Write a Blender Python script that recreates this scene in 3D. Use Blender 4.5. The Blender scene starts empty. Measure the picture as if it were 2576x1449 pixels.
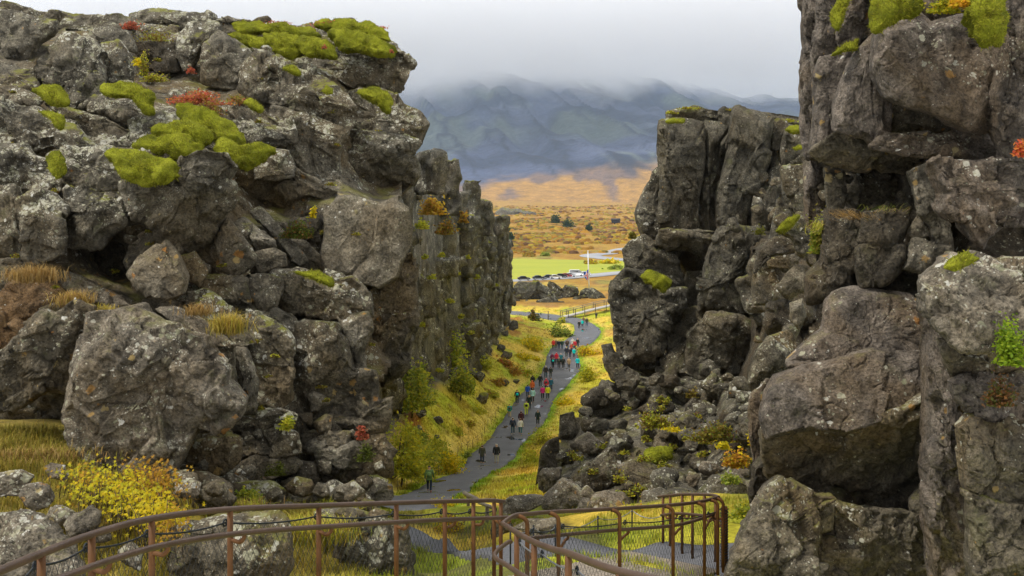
import bpy, math, random
import numpy as np

# ------------------------------------------------------------------ camera, world, sun, exposure
SC = bpy.context.scene
C = SC.collection
F = 2576.0            # picture width used for measuring, also the focal length in the same unit
HU, HV = 1288.0, 480.0  # principal column and horizon row
cam_d = bpy.data.cameras.new("camera"); cam = bpy.data.objects.new("camera", cam_d); C.objects.link(cam)
cam_d.sensor_width = 36.0; cam_d.lens = 36.0
cam_d.shift_y = -(724.5 - HV) / F
cam_d.clip_start = 0.1; cam_d.clip_end = 60000
cam.location = (0, 0, 0); cam.rotation_euler = (math.radians(90), 0, 0)
SC.camera = cam

SUN_EL, SUN_AZ = 60.0, 250.0      # sun behind the cloud, high over the camera's left shoulder
W = bpy.data.worlds.new("World"); SC.world = W; W.use_nodes = True
wt = W.node_tree; wn = wt.nodes; wl = wt.links
bg = wn["Background"]
sky = wn.new("ShaderNodeTexSky"); sky.sky_type = 'NISHITA'; sky.sun_disc = False
sky.sun_elevation = math.radians(SUN_EL); sky.sun_rotation = math.radians(SUN_AZ)
tc = wn.new("ShaderNodeTexCoord")
mp = wn.new("ShaderNodeMapping"); mp.inputs["Scale"].default_value = (1.0, 1.0, 4.0)
wno = wn.new("ShaderNodeTexNoise"); wno.inputs["Scale"].default_value = 1.6; wno.inputs["Detail"].default_value = 4
wno.inputs["Roughness"].default_value = 0.5
wr = wn.new("ShaderNodeValToRGB")
wr.color_ramp.elements[0].position = 0.30; wr.color_ramp.elements[0].color = (0.735, 0.755, 0.795, 1)
wr.color_ramp.elements[1].position = 0.62; wr.color_ramp.elements[1].color = (0.90, 0.905, 0.905, 1)
wsc = wn.new("ShaderNodeVectorMath"); wsc.operation = 'SCALE'; wsc.inputs["Scale"].default_value = 0.10
wmx = wn.new("ShaderNodeMixRGB"); wmx.inputs[0].default_value = 0.92
wl.new(tc.outputs["Generated"], mp.inputs["Vector"]); wl.new(mp.outputs[0], wno.inputs["Vector"])
wl.new(wno.outputs["Fac"], wr.inputs["Fac"]); wl.new(sky.outputs[0], wsc.inputs[0])
wl.new(wsc.outputs[0], wmx.inputs[1]); wl.new(wr.outputs[0], wmx.inputs[2]); wl.new(wmx.outputs[0], bg.inputs[0])
bg.inputs[1].default_value = 0.70
sd = bpy.data.lights.new("sun", 'SUN'); sun = bpy.data.objects.new("sun", sd); C.objects.link(sun)
sd.energy = 1.5; sd.angle = math.radians(10); sd.color = (1.0, 0.95, 0.87)
_e, _a = math.radians(SUN_EL), math.radians(SUN_AZ)
# direction towards the sun: azimuth measured from +Y clockwise
_sx, _sy, _sz = math.sin(_a) * math.cos(_e), math.cos(_a) * math.cos(_e), math.sin(_e)
import mathutils
sun.rotation_euler = mathutils.Vector((_sx, _sy, _sz)).to_track_quat('Z', 'Y').to_euler()
vs = SC.view_settings; vs.view_transform = 'Standard'; vs.look = 'None'; vs.exposure = 0.95; vs.gamma = 1.0
vs.use_curve_mapping = False
cy = SC.cycles
cy.max_bounces = 16; cy.diffuse_bounces = 2; cy.glossy_bounces = 2; cy.transmission_bounces = 3
cy.volume_bounces = 14; cy.transparent_max_bounces = 6
cy.use_denoising = True; cy.use_adaptive_sampling = True; cy.adaptive_threshold = 0.02
cy.caustics_reflective = False; cy.caustics_refractive = False

# ------------------------------------------------------------------ helpers
rng = np.random.default_rng(7)

def at(u, v, Y):
    return np.array([(u - HU) / F * Y, Y, (HV - v) / F * Y])

def _hash(ix, iy, iz, seed):
    h = (ix.astype(np.int64) * 374761393 + iy.astype(np.int64) * 668265263 + iz.astype(np.int64) * 2147483647 + seed * 974634777) & 0xFFFFFFFF
    h = ((h ^ (h >> 13)) * 1274126177) & 0xFFFFFFFF
    h = ((h ^ (h >> 16)) * 2246822519) & 0xFFFFFFFF
    h = h ^ (h >> 15)
    return (h & 0xFFFFFF).astype(np.float64) / 8388607.5 - 1.0

def vnoise(p, seed=0):
    i = np.floor(p).astype(np.int64); f = p - i
    f = f * f * f * (f * (f * 6 - 15) + 10)
    r = 0
    for dx in (0, 1):
        wx = f[:, 0] if dx else 1 - f[:, 0]
        for dy in (0, 1):
            wy = f[:, 1] if dy else 1 - f[:, 1]
            for dz in (0, 1):
                wz = f[:, 2] if dz else 1 - f[:, 2]
                r = r + wx * wy * wz * _hash(i[:, 0] + dx, i[:, 1] + dy, i[:, 2] + dz, seed)
    return r

def fbm(p, o=4, seed=0, gain=.5):
    a, r, s = 1.0, 0, 0
    p = np.asarray(p, float)
    for k in range(o):
        r = r + a * vnoise(p, seed + k * 17); s += a; a *= gain; p = p * 2.03 + 5.1
    return r / s

def facets(p, seed=0):
    """broken-stone relief: every Voronoi cell is a small tilted plane of its own height"""
    i = np.floor(p).astype(np.int64); best = np.full(len(p), 1e9); H = np.zeros(len(p))
    for dx in (-1, 0, 1):
        for dy in (-1, 0, 1):
            for dz in (-1, 0, 1):
                a, b, c = i[:, 0] + dx, i[:, 1] + dy, i[:, 2] + dz
                h1 = _hash(a, b, c, seed); h2 = _hash(a, b, c, seed + 1); h3 = _hash(a, b, c, seed + 2)
                qx, qy, qz = p[:, 0] - a - .5 - .45 * h1, p[:, 1] - b - .5 - .45 * h2, p[:, 2] - c - .5 - .45 * h3
                d = qx * qx + qy * qy + qz * qz; m = d < best
                best = np.where(m, d, best); H = np.where(m, .55 * np.sin(37. * h1 + 11 * h2) + .8 * (qx * h2 + qy * h3 * .5 + qz * h1), H)
    return H

def sstep(a, b, x):
    t = np.clip((x - a) / (b - a), 0, 1); return t * t * (3 - 2 * t)

def tag(o, label=None, cat=None, group=None, kind=None):
    if label: o["label"] = label
    if cat: o["category"] = cat
    if group: o["group"] = group
    if kind: o["kind"] = kind
    return o

def mesh_data(name, V, Fs, smooth=True, col=None):
    V = np.asarray(V, np.float32)
    if isinstance(Fs, np.ndarray): Fs = [Fs]
    Fs = [np.asarray(f, np.int32) for f in Fs if len(f)]
    me = bpy.data.meshes.new(name)
    me.vertices.add(len(V)); me.vertices.foreach_set("co", V.ravel())
    loops = np.concatenate([f.ravel() for f in Fs])
    tot = np.concatenate([np.full(len(f), f.shape[1], np.int32) for f in Fs])
    st = np.concatenate([[0], np.cumsum(tot)[:-1]]).astype(np.int32)
    me.loops.add(len(loops)); me.loops.foreach_set("vertex_index", loops)
    me.polygons.add(len(tot)); me.polygons.foreach_set("loop_start", st)
    try: me.polygons.foreach_set("loop_total", tot)
    except Exception: pass
    me.update(calc_edges=True)
    if smooth: me.polygons.foreach_set("use_smooth", np.ones(len(tot), bool))
    if col is not None:
        a = me.color_attributes.new("Col", 'FLOAT_COLOR', 'POINT')
        cc = np.ones((len(V), 4), np.float32); cc[:, :3] = col
        a.data.foreach_set("color", cc.ravel())
    me.validate()
    return me

def link(name, me, mat=None, parent=None, loc=None):
    o = bpy.data.objects.new(name, me); C.objects.link(o)
    if me is not None and mat is not None and not me.materials: me.materials.append(mat)
    if parent is not None: o.parent = parent
    if loc is not None: o.location = loc
    return o

def origin_of(parent):
    o = np.zeros(3)
    while parent is not None:
        o = o + np.array(parent.location); parent = parent.parent
    return o

def mk(name, V, Fs, mat, parent=None, smooth=True, col=None, centre=None):
    """One mesh object from world coordinates, its origin at its own base."""
    V = np.asarray(V, float)
    if centre is None:
        centre = (V.min(0) + V.max(0)) / 2; centre[2] = V[:, 2].min()
    me = mesh_data(name, V - centre, Fs, smooth, col)
    return link(name, me, mat, parent, centre - origin_of(parent))

def empty(name, loc, label=None, cat=None, group=None):
    o = bpy.data.objects.new(name, None); C.objects.link(o); o.location = loc; o.empty_display_size = .2
    return tag(o, label, cat, group)

def grid_faces(n, m, wrap=False):
    """quads of an n x m vertex grid (row major), wrap joins last column to the first"""
    i = np.arange(n - 1)[:, None]; j = np.arange(m if wrap else m - 1)[None, :]
    j2 = (j + 1) % m
    a = i * m + j; b = i * m + j2; c = (i + 1) * m + j2; d = (i + 1) * m + j
    return np.stack([a, b, c, d], -1).reshape(-1, 4)

def normals(V, Q):
    a = V[Q[:, 0]]; b = V[Q[:, 1]]; c = V[Q[:, 2]]; d = V[Q[:, 3]]
    n = np.cross(c - a, d - b); N = np.zeros_like(V)
    for k in range(4): np.add.at(N, Q[:, k], n)
    return N / np.maximum(np.linalg.norm(N, axis=1, keepdims=True), 1e-9)

def tube(pts, r, seg=8, caps=True):
    P = np.asarray(pts, float); n = len(P)
    r = np.broadcast_to(np.asarray(r, float), (n,))
    T = np.gradient(P, axis=0); T /= np.maximum(np.linalg.norm(T, axis=1, keepdims=True), 1e-9)
    ref = np.array([0, 0, 1.0]) if abs(T[0, 2]) < .9 else np.array([1.0, 0, 0])
    A = ref - T[0] * (ref @ T[0]); A /= np.linalg.norm(A); out = []
    ang = np.linspace(0, 2 * np.pi, seg, endpoint=False)
    for k in range(n):
        A = A - T[k] * (A @ T[k]); A /= max(np.linalg.norm(A), 1e-9); B = np.cross(T[k], A)
        out.append(P[k] + r[k] * (np.cos(ang)[:, None] * A + np.sin(ang)[:, None] * B))
    V = np.concatenate(out); Q = grid_faces(n, seg, True); Fs = [Q]
    if caps:
        Fs.append(np.array([list(range(seg))[::-1]])); Fs.append(np.array([list(range((n - 1) * seg, n * seg))]))
    return V, Fs

def spline(pts, per=8):
    P = np.asarray(pts, float); P = np.vstack([2 * P[0] - P[1], P, 2 * P[-1] - P[-2]]); out = []
    for k in range(1, len(P) - 2):
        t = np.linspace(0, 1, per, endpoint=False)[:, None]
        a, b, c, d = P[k - 1], P[k], P[k + 1], P[k + 2]
        out.append(.5 * ((2 * b) + (c - a) * t + (2 * a - 5 * b + 4 * c - d) * t * t + (3 * b - a - 3 * c + d) * t ** 3))
    out.append(P[-2][None]); return np.concatenate(out)

def merge(parts):
    Vs, Fs, o = [], [], 0
    for V, F_ in parts:
        if isinstance(F_, np.ndarray): F_ = [F_]
        Vs.append(V)
        for f in F_: Fs.append(np.asarray(f) + o)
        o += len(V)
    by = {}
    for f in Fs: by.setdefault(f.shape[1], []).append(f)
    return np.concatenate(Vs), [np.concatenate(v) for v in by.values()]

def box(c, s, rz=0):
    c = np.asarray(c, float); s = np.asarray(s, float) / 2
    v = np.array([[x, y, z] for x in (-1, 1) for y in (-1, 1) for z in (-1, 1)], float) * s
    cr, sr = math.cos(rz), math.sin(rz)
    v[:, :2] = v[:, :2] @ np.array([[cr, sr], [-sr, cr]])
    return v + c, [np.array([[0, 1, 3, 2], [4, 6, 7, 5], [0, 4, 5, 1], [2, 3, 7, 6], [0, 2, 6, 4], [1, 5, 7, 3]])]

def pts(s):
    return [tuple(float(q) for q in p.split(",")) for p in s.split()]

# ------------------------------------------------------------------ materials
def newmat(name):
    m = bpy.data.materials.new(name); m.use_nodes = True
    nt = m.node_tree; b = nt.nodes["Principled BSDF"]
    b.inputs["Roughness"].default_value = .9
    if "Specular IOR Level" in b.inputs: b.inputs["Specular IOR Level"].default_value = .25
    return m, nt, b

def nd(nt, typ, **kw):
    n = nt.nodes.new("ShaderNode" + typ)
    for k, v in kw.items():
        if k in n.inputs: n.inputs[k].default_value = v
        else: setattr(n, k, v)
    return n

def ramp(nt, fac, stops):
    r = nt.nodes.new("ShaderNodeValToRGB"); e = r.color_ramp.elements
    while len(e) < len(stops): e.new(.5)
    for q, (p, c) in zip(e, stops): q.position = p; q.color = (*c, 1)
    nt.links.new(fac, r.inputs[0]); return r.outputs[0]

def mixc(nt, fac, a, b, blend='MIX'):
    m = nt.nodes.new("ShaderNodeMixRGB"); m.blend_type = blend
    for k, v in ((0, fac), (1, a), (2, b)):
        if isinstance(v, (int, float)): m.inputs[k].default_value = v
        elif isinstance(v, tuple): m.inputs[k].default_value = (*v, 1)
        else: nt.links.new(v, m.inputs[k])
    return m.outputs[0]

def math_(nt, op, a, b=None, clamp=False):
    m = nt.nodes.new("ShaderNodeMath"); m.operation = op; m.use_clamp = clamp
    for k, v in ((0, a), (1, b)):
        if v is None: continue
        if isinstance(v, (int, float)): m.inputs[k].default_value = v
        else: nt.links.new(v, m.inputs[k])
    return m.outputs[0]

def maprange(nt, x, a, b, c=0., d=1.):
    m = nt.nodes.new("ShaderNodeMapRange"); m.interpolation_type = 'SMOOTHSTEP'
    nt.links.new(x, m.inputs[0])
    for k, v in zip((1, 2, 3, 4), (a, b, c, d)): m.inputs[k].default_value = v
    return m.outputs[0]

def noise(nt, vec, scale, detail=4, rough=.55, dist=0.):
    n = nd(nt, "TexNoise", Scale=scale, Detail=detail, Roughness=rough, Distortion=dist)
    nt.links.new(vec, n.inputs["Vector"]); return n.outputs["Fac"]

def lichen(nt, pos, scale, size, wob, dens):
    """round crusty patches: cells of random radius with wobbly rims, thinned out by dens"""
    v = nd(nt, "TexVoronoi", Scale=scale, Randomness=1.0)
    nt.links.new(pos, v.inputs["Vector"])
    sp = nt.nodes.new("ShaderNodeSeparateColor"); nt.links.new(v.outputs["Color"], sp.inputs[0])
    d = math_(nt, 'ADD', v.outputs["Distance"], math_(nt, 'MULTIPLY', math_(nt, 'SUBTRACT', wob, .5), .75))
    r = math_(nt, 'MULTIPLY', math_(nt, 'MULTIPLY', sp.outputs[0], dens), size)
    return maprange(nt, math_(nt, 'SUBTRACT', r, d), -.03, .06), sp

def rock_material(name, base, k=1.0, white=.5, orange=.25, green=.25, wscale=8.0, brown=.5, mosstop=.25, bump=1.0):
    """k scales the grain with distance so that spots keep a sensible size on far cliffs"""
    m, nt, b = newmat(name)
    g = nt.nodes.new("ShaderNodeNewGeometry"); pos = g.outputs["Position"]
    big = noise(nt, pos, .55 * k, 4, .6); mid = noise(nt, pos, 2.6 * k, 8, .68, .4)
    fine = noise(nt, pos, 22 * k, 4, .7); patch = noise(nt, pos, 1.3 * k, 5, .6)
    base = (base[0] * 1.36, base[1] * 1.28, base[2] * 1.10)
    d, md, lt = [tuple(c * q for c in base) for q in (.26, .82, 1.9)]
    col = ramp(nt, mid, [(.30, d), (.5, md), (.72, lt)])
    col = mixc(nt, math_(nt, 'MULTIPLY', maprange(nt, big, .42, .66), brown), col, tuple(c * q for c, q in zip(base, (1.12, .90, .58))))
    col = mixc(nt, .65, col, ramp(nt, fine, [(.34, (.18, .18, .18)), (.60, (1.65, 1.62, 1.55))]), 'MULTIPLY')
    sx = nt.nodes.new("ShaderNodeSeparateXYZ"); nt.links.new(g.outputs["Normal"], sx.inputs[0]); nz = sx.outputs[2]
    up = maprange(nt, nz, -.45, .7, .25, 1.0)
    wob = noise(nt, pos, wscale * 2.3, 4, .7)
    dens = math_(nt, 'MULTIPLY', math_(nt, 'MULTIPLY', maprange(nt, patch, .36, .62), maprange(nt, noise(nt, pos, .28 * k, 3), .35, .6, .45, 1.1)), up)
    mk1, sp = lichen(nt, pos, wscale, .95 * white + .1, wob, dens)
    lc = ramp(nt, sp.outputs[1], [(0, (.27, .27, .16)), (.55, (.46, .43, .30)), (1, (.70, .68, .60))])
    col = mixc(nt, math_(nt, 'MULTIPLY', mk1, .85), col, lc)
    mk2, sp2 = lichen(nt, pos, wscale * 2.9, .85 * white + .1, wob, dens)
    col = mixc(nt, math_(nt, 'MULTIPLY', mk2, .8), col, ramp(nt, sp2.outputs[1], [(0, (.34, .33, .21)), (1, (.64, .61, .50))]))
    ms_ = nd(nt, 'Mapping'); ms_.inputs['Scale'].default_value = (2.4 * k, 2.4 * k, .28 * k); nt.links.new(pos, ms_.inputs[0])
    st = math_(nt, 'MULTIPLY', maprange(nt, noise(nt, ms_.outputs[0], 1.0, 4, .6), .52, .66), maprange(nt, nz, .75, .2))
    col = mixc(nt, math_(nt, 'MULTIPLY', st, .5), col, tuple(c * .28 for c in base))
    if orange > 0:
        dn = math_(nt, 'MULTIPLY', maprange(nt, noise(nt, pos, .9 * k, 3), .47, .68), 1.0)
        mk3, sp3 = lichen(nt, pos, wscale * .55, orange * 1.5, wob, dn)
        col = mixc(nt, math_(nt, 'MULTIPLY', mk3, .75), col, ramp(nt, sp3.outputs[2], [(0, (.40, .17, .035)), (.6, (.42, .28, .09)), (1, (.42, .36, .18))]))
    if green > 0:
        gm = math_(nt, 'MULTIPLY', maprange(nt, noise(nt, pos, 1.9 * k, 6, .65), .56, .70), math_(nt, 'MULTIPLY', up, green))
        col = mixc(nt, gm, col, (.10, .105, .03))
    if mosstop > 0:
        mm = math_(nt, 'MULTIPLY', maprange(nt, nz, .62, .92), math_(nt, 'MULTIPLY', maprange(nt, noise(nt, pos, 1.1 * k, 4), .5, .62), mosstop))
        col = mixc(nt, mm, col, (.20, .20, .025))
    nt.links.new(col, b.inputs["Base Color"])
    h = math_(nt, 'ADD', math_(nt, 'MULTIPLY', mid, 1.0), math_(nt, 'MULTIPLY', fine, .34))
    h = math_(nt, 'ADD', h, math_(nt, 'MULTIPLY', noise(nt, pos, 7 * k, 5, .65), .55))
    bp = nd(nt, "Bump", Strength=.85 * bump, Distance=.16 / k); nt.links.new(h, bp.inputs["Height"])
    nt.links.new(bp.outputs[0], b.inputs["Normal"]); b.inputs["Roughness"].default_value = .88
    return m

def plain_material(name, c, rough=.7, metal=0., var=.15, scale=6, bump=.0):
    m, nt, b = newmat(name)
    g = nt.nodes.new("ShaderNodeTexCoord")
    n = noise(nt, g.outputs["Object"], scale, 4, .6)
    col = ramp(nt, n, [(.3, tuple(x * (1 - var) for x in c)), (.7, tuple(min(1, x * (1 + var)) for x in c))])
    nt.links.new(col, b.inputs["Base Color"]); b.inputs["Roughness"].default_value = rough
    b.inputs["Metallic"].default_value = metal
    if bump:
        bp = nd(nt, "Bump", Strength=bump, Distance=.01); nt.links.new(n, bp.inputs["Height"]); nt.links.new(bp.outputs[0], b.inputs["Normal"])
    return m

def leaf_material(name, trans=.45, rough=.7):
    m, nt, b = newmat(name)
    a = nt.nodes.new("ShaderNodeAttribute"); a.attribute_name = "Col"
    nt.links.new(a.outputs["Color"], b.inputs["Base Color"]); b.inputs["Roughness"].default_value = rough
    t = nt.nodes.new("ShaderNodeBsdfTranslucent"); nt.links.new(a.outputs["Color"], t.inputs[0])
    mx = nt.nodes.new("ShaderNodeMixShader"); mx.inputs[0].default_value = trans
    nt.links.new(b.outputs[0], mx.inputs[1]); nt.links.new(t.outputs[0], mx.inputs[2])
    nt.links.new(mx.outputs[0], nt.nodes["Material Output"].inputs[0]); return m

M = {}
M['rock_l'] = rock_material("basalt_lichen", (.112, .106, .092), 1.0, .98, .16, .5, 9, .4, .9)
M['rock_low'] = rock_material("basalt_brown", (.108, .098, .080), 1.0, .62, .30, .45, 7, .7, .5)
M['rock_face'] = rock_material("basalt_face", (.132, .124, .108), 1.0, .42, .2, .25, 8, .35, .2, .8)
M['rock_r'] = rock_material("basalt_smooth", (.112, .100, .094), 1.15, .44, .30, .25, 5.5, .55, .2)
M['rock_rl'] = rock_material("basalt_pale_lichen", (.140, .128, .112), 1.1, .78, .34, .4, 8, .35, .3)
M['rock_c'] = rock_material("basalt_column", (.084, .080, .069), .7, .52, .1, .45, 3.6, .4, .5)
M['rock_rub'] = rock_material("basalt_rubble", (.100, .094, .080), .9, .48, .15, .7, 5, .4, .3)
M['rock_far'] = rock_material("basalt_far", (.098, .096, .088), .32, .62, .05, .6, 2.0, .35, 1.0)
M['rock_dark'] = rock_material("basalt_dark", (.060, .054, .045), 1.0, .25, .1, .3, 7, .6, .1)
M['soil'] = rock_material("brown_soil", (.105, .072, .042), 1.2, .1, 0, .1, 8, .4, 0)
M['leaf'] = leaf_material("leaf", .5); M['grass'] = leaf_material("grass_blade", .25)
# ------------------------------------------------------------------ terrain
_near = [(0,1449,12.4),(200,1420,12.8),(100,1330,13.3),(300,1270,14.0),(100,1170,16.2),(20,1095,17.5),(350,1205,16.2),(-200,1300,13.3),(0,1560,10.5),(300,1560,11),(600,1560,12),
 (450,1290,15.3),(600,1449,15.0),(750,1430,15.6),(500,1449,14.6),(780,1315,16.5),(600,1275,17.5),(900,1300,19),(950,1449,18.2),
 (1050,1449,19.5),(1100,1400,22.5),(1050,1345,25.5),(1230,1449,18),(1230,1340,26),(1150,1318,28),
 (1400,1449,15),(1600,1449,14.8),(1700,1408,17),(1500,1390,18.5),(1350,1335,23),(1850,1405,16.2),(1600,1318,22),(1800,1340,19),(1850,1290,22),
 (1450,1290,28),(1700,1255,29),(1850,1200,30)]
_NP = np.array([at(*p) for p in _near])
_far = []
for Y, z in ((34, -12.2), (40, -13.7), (48, -15.6)):
    for x in (-10, -6, -2, 2, 6): _far.append((x, Y, z + (.5 if x > 4 else 0)))
_NP = np.vstack([_NP, np.array(_far)])
_PY = [0, 48, 58, 69, 94, 113, 121, 137, 165, 213, 242, 300, 392, 480, 800, 1200, 3000, 6000]
_PZ = [-5, -15.6, -17.4, -20.3, -25, -26.7, -27.4, -28, -28.5, -28.5, -28.8, -29.3, -33, -34, -36, -36.5, -38, -40]
_XY = [40, 58, 69, 94, 113, 137, 165, 183, 213, 400]
_XX = [-7, -5.6, -4.9, -2.1, .5, 3.3, 8.1, 9.4, 13, 13]
_WY = [50, 70, 95, 116, 143, 180, 217]
_WX = [-9, -9.6, -9.9, -8.5, -4.9, -2.6, -.25]
_TY = [50, 95, 126, 140, 180, 205, 217]
_TZ = [3.5, 3.2, -.6, -3.0, -5.6, -9.5, -13]

def ground(X, Y, bumps=True):
    X = np.asarray(X, float); Y = np.asarray(Y, float)
    sh = np.broadcast(X, Y).shape; X = np.broadcast_to(X, sh).ravel(); Y = np.broadcast_to(Y, sh).ravel()
    zc = np.interp(Y, _PY, _PZ); xp = np.interp(Y, _XY, _XX)
    sl = np.interp(Y, [55, 100, 116, 150, 200, 240], [.95, 1.05, .85, .50, .22, 0])
    z = zc + np.minimum(sl * np.maximum(0, xp - 3.2 - X), 8.5) + np.minimum(.12 * np.maximum(0, X - xp - 3.2), 3) * (Y < 245)
    near = Y < 62
    if near.any():
        xn, yn = X[near], Y[near]
        d = (xn[:, None] - _NP[None, :, 0]) ** 2 + ((yn[:, None] - _NP[None, :, 1]) * .8) ** 2
        w = 1 / (d + .15) ** 2
        zn = (w * _NP[None, :, 2]).sum(1) / w.sum(1)
        t = sstep(44, 60, yn); z[near] = zn * (1 - t) + z[near] * t
    if bumps:
        P = np.stack([X, Y, np.zeros_like(X)], 1)
        dp = np.abs(X - xp)
        amp = np.where(Y < 62, .10, np.clip((dp - 3) * .12, 0, .55)) * (Y < 260)
        z = z + amp * fbm(P * .55, 4, 3)
        far = sstep(520, 800, Y)
        z = z + far * (2.5 * fbm(P / 70., 4, 9) + sstep(900, 1800, Y) * 9 * fbm(P / 330., 4, 11))
        z = z + sstep(255, 300, Y) * (1 - sstep(350, 385, Y)) * (.8 * fbm(P / 9., 4, 5))
    wx = np.interp(Y, _WY, _WX); tz = np.interp(Y, _TY, _TZ)
    wall = sstep(1.0, 3.5, wx - X) * (Y > 48) * sstep(220, 214, Y)
    z = z * (1 - wall) + (tz - 1) * wall
    rw = sstep(.150, .165, X / np.maximum(Y, 1)) * sstep(40, 50, Y) * sstep(185, 165, Y)
    z = z * (1 - rw) + 0.0 * rw
    return z.reshape(sh)

def hit(u, v, lo=7, hi=3000):
    """where the sight line through (u, v) meets the ground"""
    Y = np.exp(np.linspace(math.log(lo), math.log(hi), 1500))
    z = (HV - v) / F * Y; g = ground((u - HU) / F * Y, Y, False)
    k = np.argmax(z < g)
    y = Y[max(k, 1)]
    a, b = z[k - 1] - g[k - 1], z[k] - g[k]
    if a > 0 >= b: y = Y[k - 1] + (Y[k] - Y[k - 1]) * a / (a - b)
    x = (u - HU) / F * y
    return np.array([x, y, float(ground(x, y, False))])

# path edges as seen, met with the ground
_L = pts("960,1275 1034,1239 1093,1210 1140,1192 1172,1170 1178,1150 1222,1116 1255,1070 1290,1020 1317,986 1345,960 1360,941 1370,918 1384,880 1405,866 1428,852 1444,839 1442,817 1414,809 1385,805 1330,796 1270,790")
_R = pts("1050,1300 1105,1275 1143,1253 1190,1222 1233,1191 1289,1156 1319,1110 1372,1059 1384,1023 1399,996 1422,974 1448,943 1460,925 1453,890 1462,872 1484,866 1511,838 1501,821 1464,803 1431,798 1380,790 1270,781")
PL = spline([hit(u, v, 40) for u, v in _L], 8); PR = spline([hit(u, v, 40) for u, v in _R], 8)
_j = np.stack([fbm(PL * 1.3, 3, 71), fbm(PL * 1.3, 3, 72), 0 * PL[:, 0]], 1) * .28; PL = PL + _j; PR = PR + np.stack([fbm(PR * 1.3, 3, 73), fbm(PR * 1.3, 3, 74), 0 * PR[:, 0]], 1) * .28
NL = spline([at(*p) for p in ((930,1340,26.5),(1030,1335,26),(1100,1347,24.8),(1150,1372,22.8),(1235,1392,21.5),(1400,1400,19.5),(1650,1404,18),(1800,1404,17.4),(2000,1400,17.0))], 8)
NR = spline([at(*p) for p in ((930,1400,22.2),(1040,1410,21.6),(1100,1411,21),(1160,1412,20.2),(1240,1416,18.8),(1400,1430,17.0),(1650,1449,15.8),(1800,1449,15.4),(2000,1446,15.2))], 8)
_pathpts = np.vstack([PL, PR, (PL + PR) / 2, NL, NR, (NL + NR) / 2])

def path_dist(X, Y, edge):
    out = np.full(len(X), 1e9)
    for k in range(0, len(X), 4000):
        d = (X[k:k + 4000, None] - edge[None, :, 0]) ** 2 + (Y[k:k + 4000, None] - edge[None, :, 1]) ** 2
        out[k:k + 4000] = np.sqrt(d.min(1))
    return out

def in_strip(X, Y, A, B):
    """inside the band between edge lines A and B (plan view)"""
    ins = np.zeros(len(X), bool)
    for k in range(len(A) - 1):
        q = [A[k], A[k + 1], B[k + 1], B[k]]
        s = np.ones(len(X), bool); t = np.ones(len(X), bool)
        for i in range(4):
            a, b = q[i], q[(i + 1) % 4]
            cr = (b[0] - a[0]) * (Y - a[1]) - (b[1] - a[1]) * (X - a[0])
            s &= cr >= -1e-6; t &= cr <= 1e-6
        ins |= s | t
    return ins

def strip(name, A, B, mat, lift, n=7, z=None):
    t = np.concatenate([[-.012], np.linspace(0, 1, n), [1.012]])[None, :, None]; n += 2
    V = A[:, None, :] * (1 - t) + B[:, None, :] * t
    if z is None: V[..., 2] = ground(V[..., 0], V[..., 1], False) + lift
    else: V[..., 2] += lift
    V[:, [0, -1], 2] -= .25
    return mk(name, V.reshape(-1, 3), grid_faces(len(A), n), mat)

# path surface: dark wet asphalt-like gravel with puddles
def path_material(thr):
    m, nt, b = newmat("path_gravel")
    g = nt.nodes.new("ShaderNodeNewGeometry"); pos = g.outputs["Position"]
    n1 = noise(nt, pos, .5, 4, .6); n2 = noise(nt, pos, 14, 4, .7)
    col = ramp(nt, n1, [(.3, (.088, .089, .098)), (.7, (.150, .150, .158))])
    col = mixc(nt, .5, col, ramp(nt, n2, [(.3, (.45, .45, .45)), (.65, (1.35, 1.35, 1.35))]), 'MULTIPLY')
    mp_ = nd(nt, "Mapping"); mp_.inputs["Scale"].default_value = (.55, .28, 1); nt.links.new(pos, mp_.inputs[0])
    wet = maprange(nt, noise(nt, mp_.outputs[0], .9, 3, .5), thr, thr + .045)
    col = mixc(nt, wet, col, (.03, .03, .032))
    nt.links.new(col, b.inputs["Base Color"])
    nt.links.new(maprange(nt, wet, 0, 1, .75, .06), b.inputs["Roughness"]); b.inputs["Specular IOR Level"].default_value = .5; nt.links.new(maprange(nt, wet, 0, 1, 1.45, 2.1), b.inputs["IOR"])
    bp = nd(nt, "Bump", Distance=.02); nt.links.new(n2, bp.inputs["Height"])
    nt.links.new(math_(nt, 'MULTIPLY', math_(nt, 'SUBTRACT', 1., wet), .5), bp.inputs["Strength"]); nt.links.new(bp.outputs[0], b.inputs["Normal"])
    return m
M['path'] = path_material(.60); M['path_dry'] = path_material(.80)

# terrain material: colour of the plants and soil per point, broken up by noise
def ground_material(name, k, bump):
    m, nt, b = newmat(name)
    a = nt.nodes.new("ShaderNodeAttribute"); a.attribute_name = "Col"
    g = nt.nodes.new("ShaderNodeNewGeometry"); pos = g.outputs["Position"]
    n1 = noise(nt, pos, 1.3 * k, 6, .7); n2 = noise(nt, pos, 7 * k, 4, .7)
    col = mixc(nt, .8, a.outputs["Color"], ramp(nt, n1, [(.3, (.5, .48, .42)), (.68, (1.3, 1.3, 1.25))]), 'MULTIPLY')
    col = mixc(nt, .6, col, ramp(nt, n2, [(.3, (.5, .5, .5)), (.65, (1.3, 1.3, 1.3))]), 'MULTIPLY')
    nt.links.new(col, b.inputs["Base Color"])
    bp = nd(nt, "Bump", Strength=bump, Distance=.2 / k); nt.links.new(math_(nt, 'ADD', n1, math_(nt, 'MULTIPLY', n2, .4)), bp.inputs["Height"])
    nt.links.new(bp.outputs[0], b.inputs["Normal"]); b.inputs["Roughness"].default_value = .95
    return m
M['ground'] = ground_material("meadow", 1.0, .8)
M['plain'] = ground_material("heath_plain", .10, .9)

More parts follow.
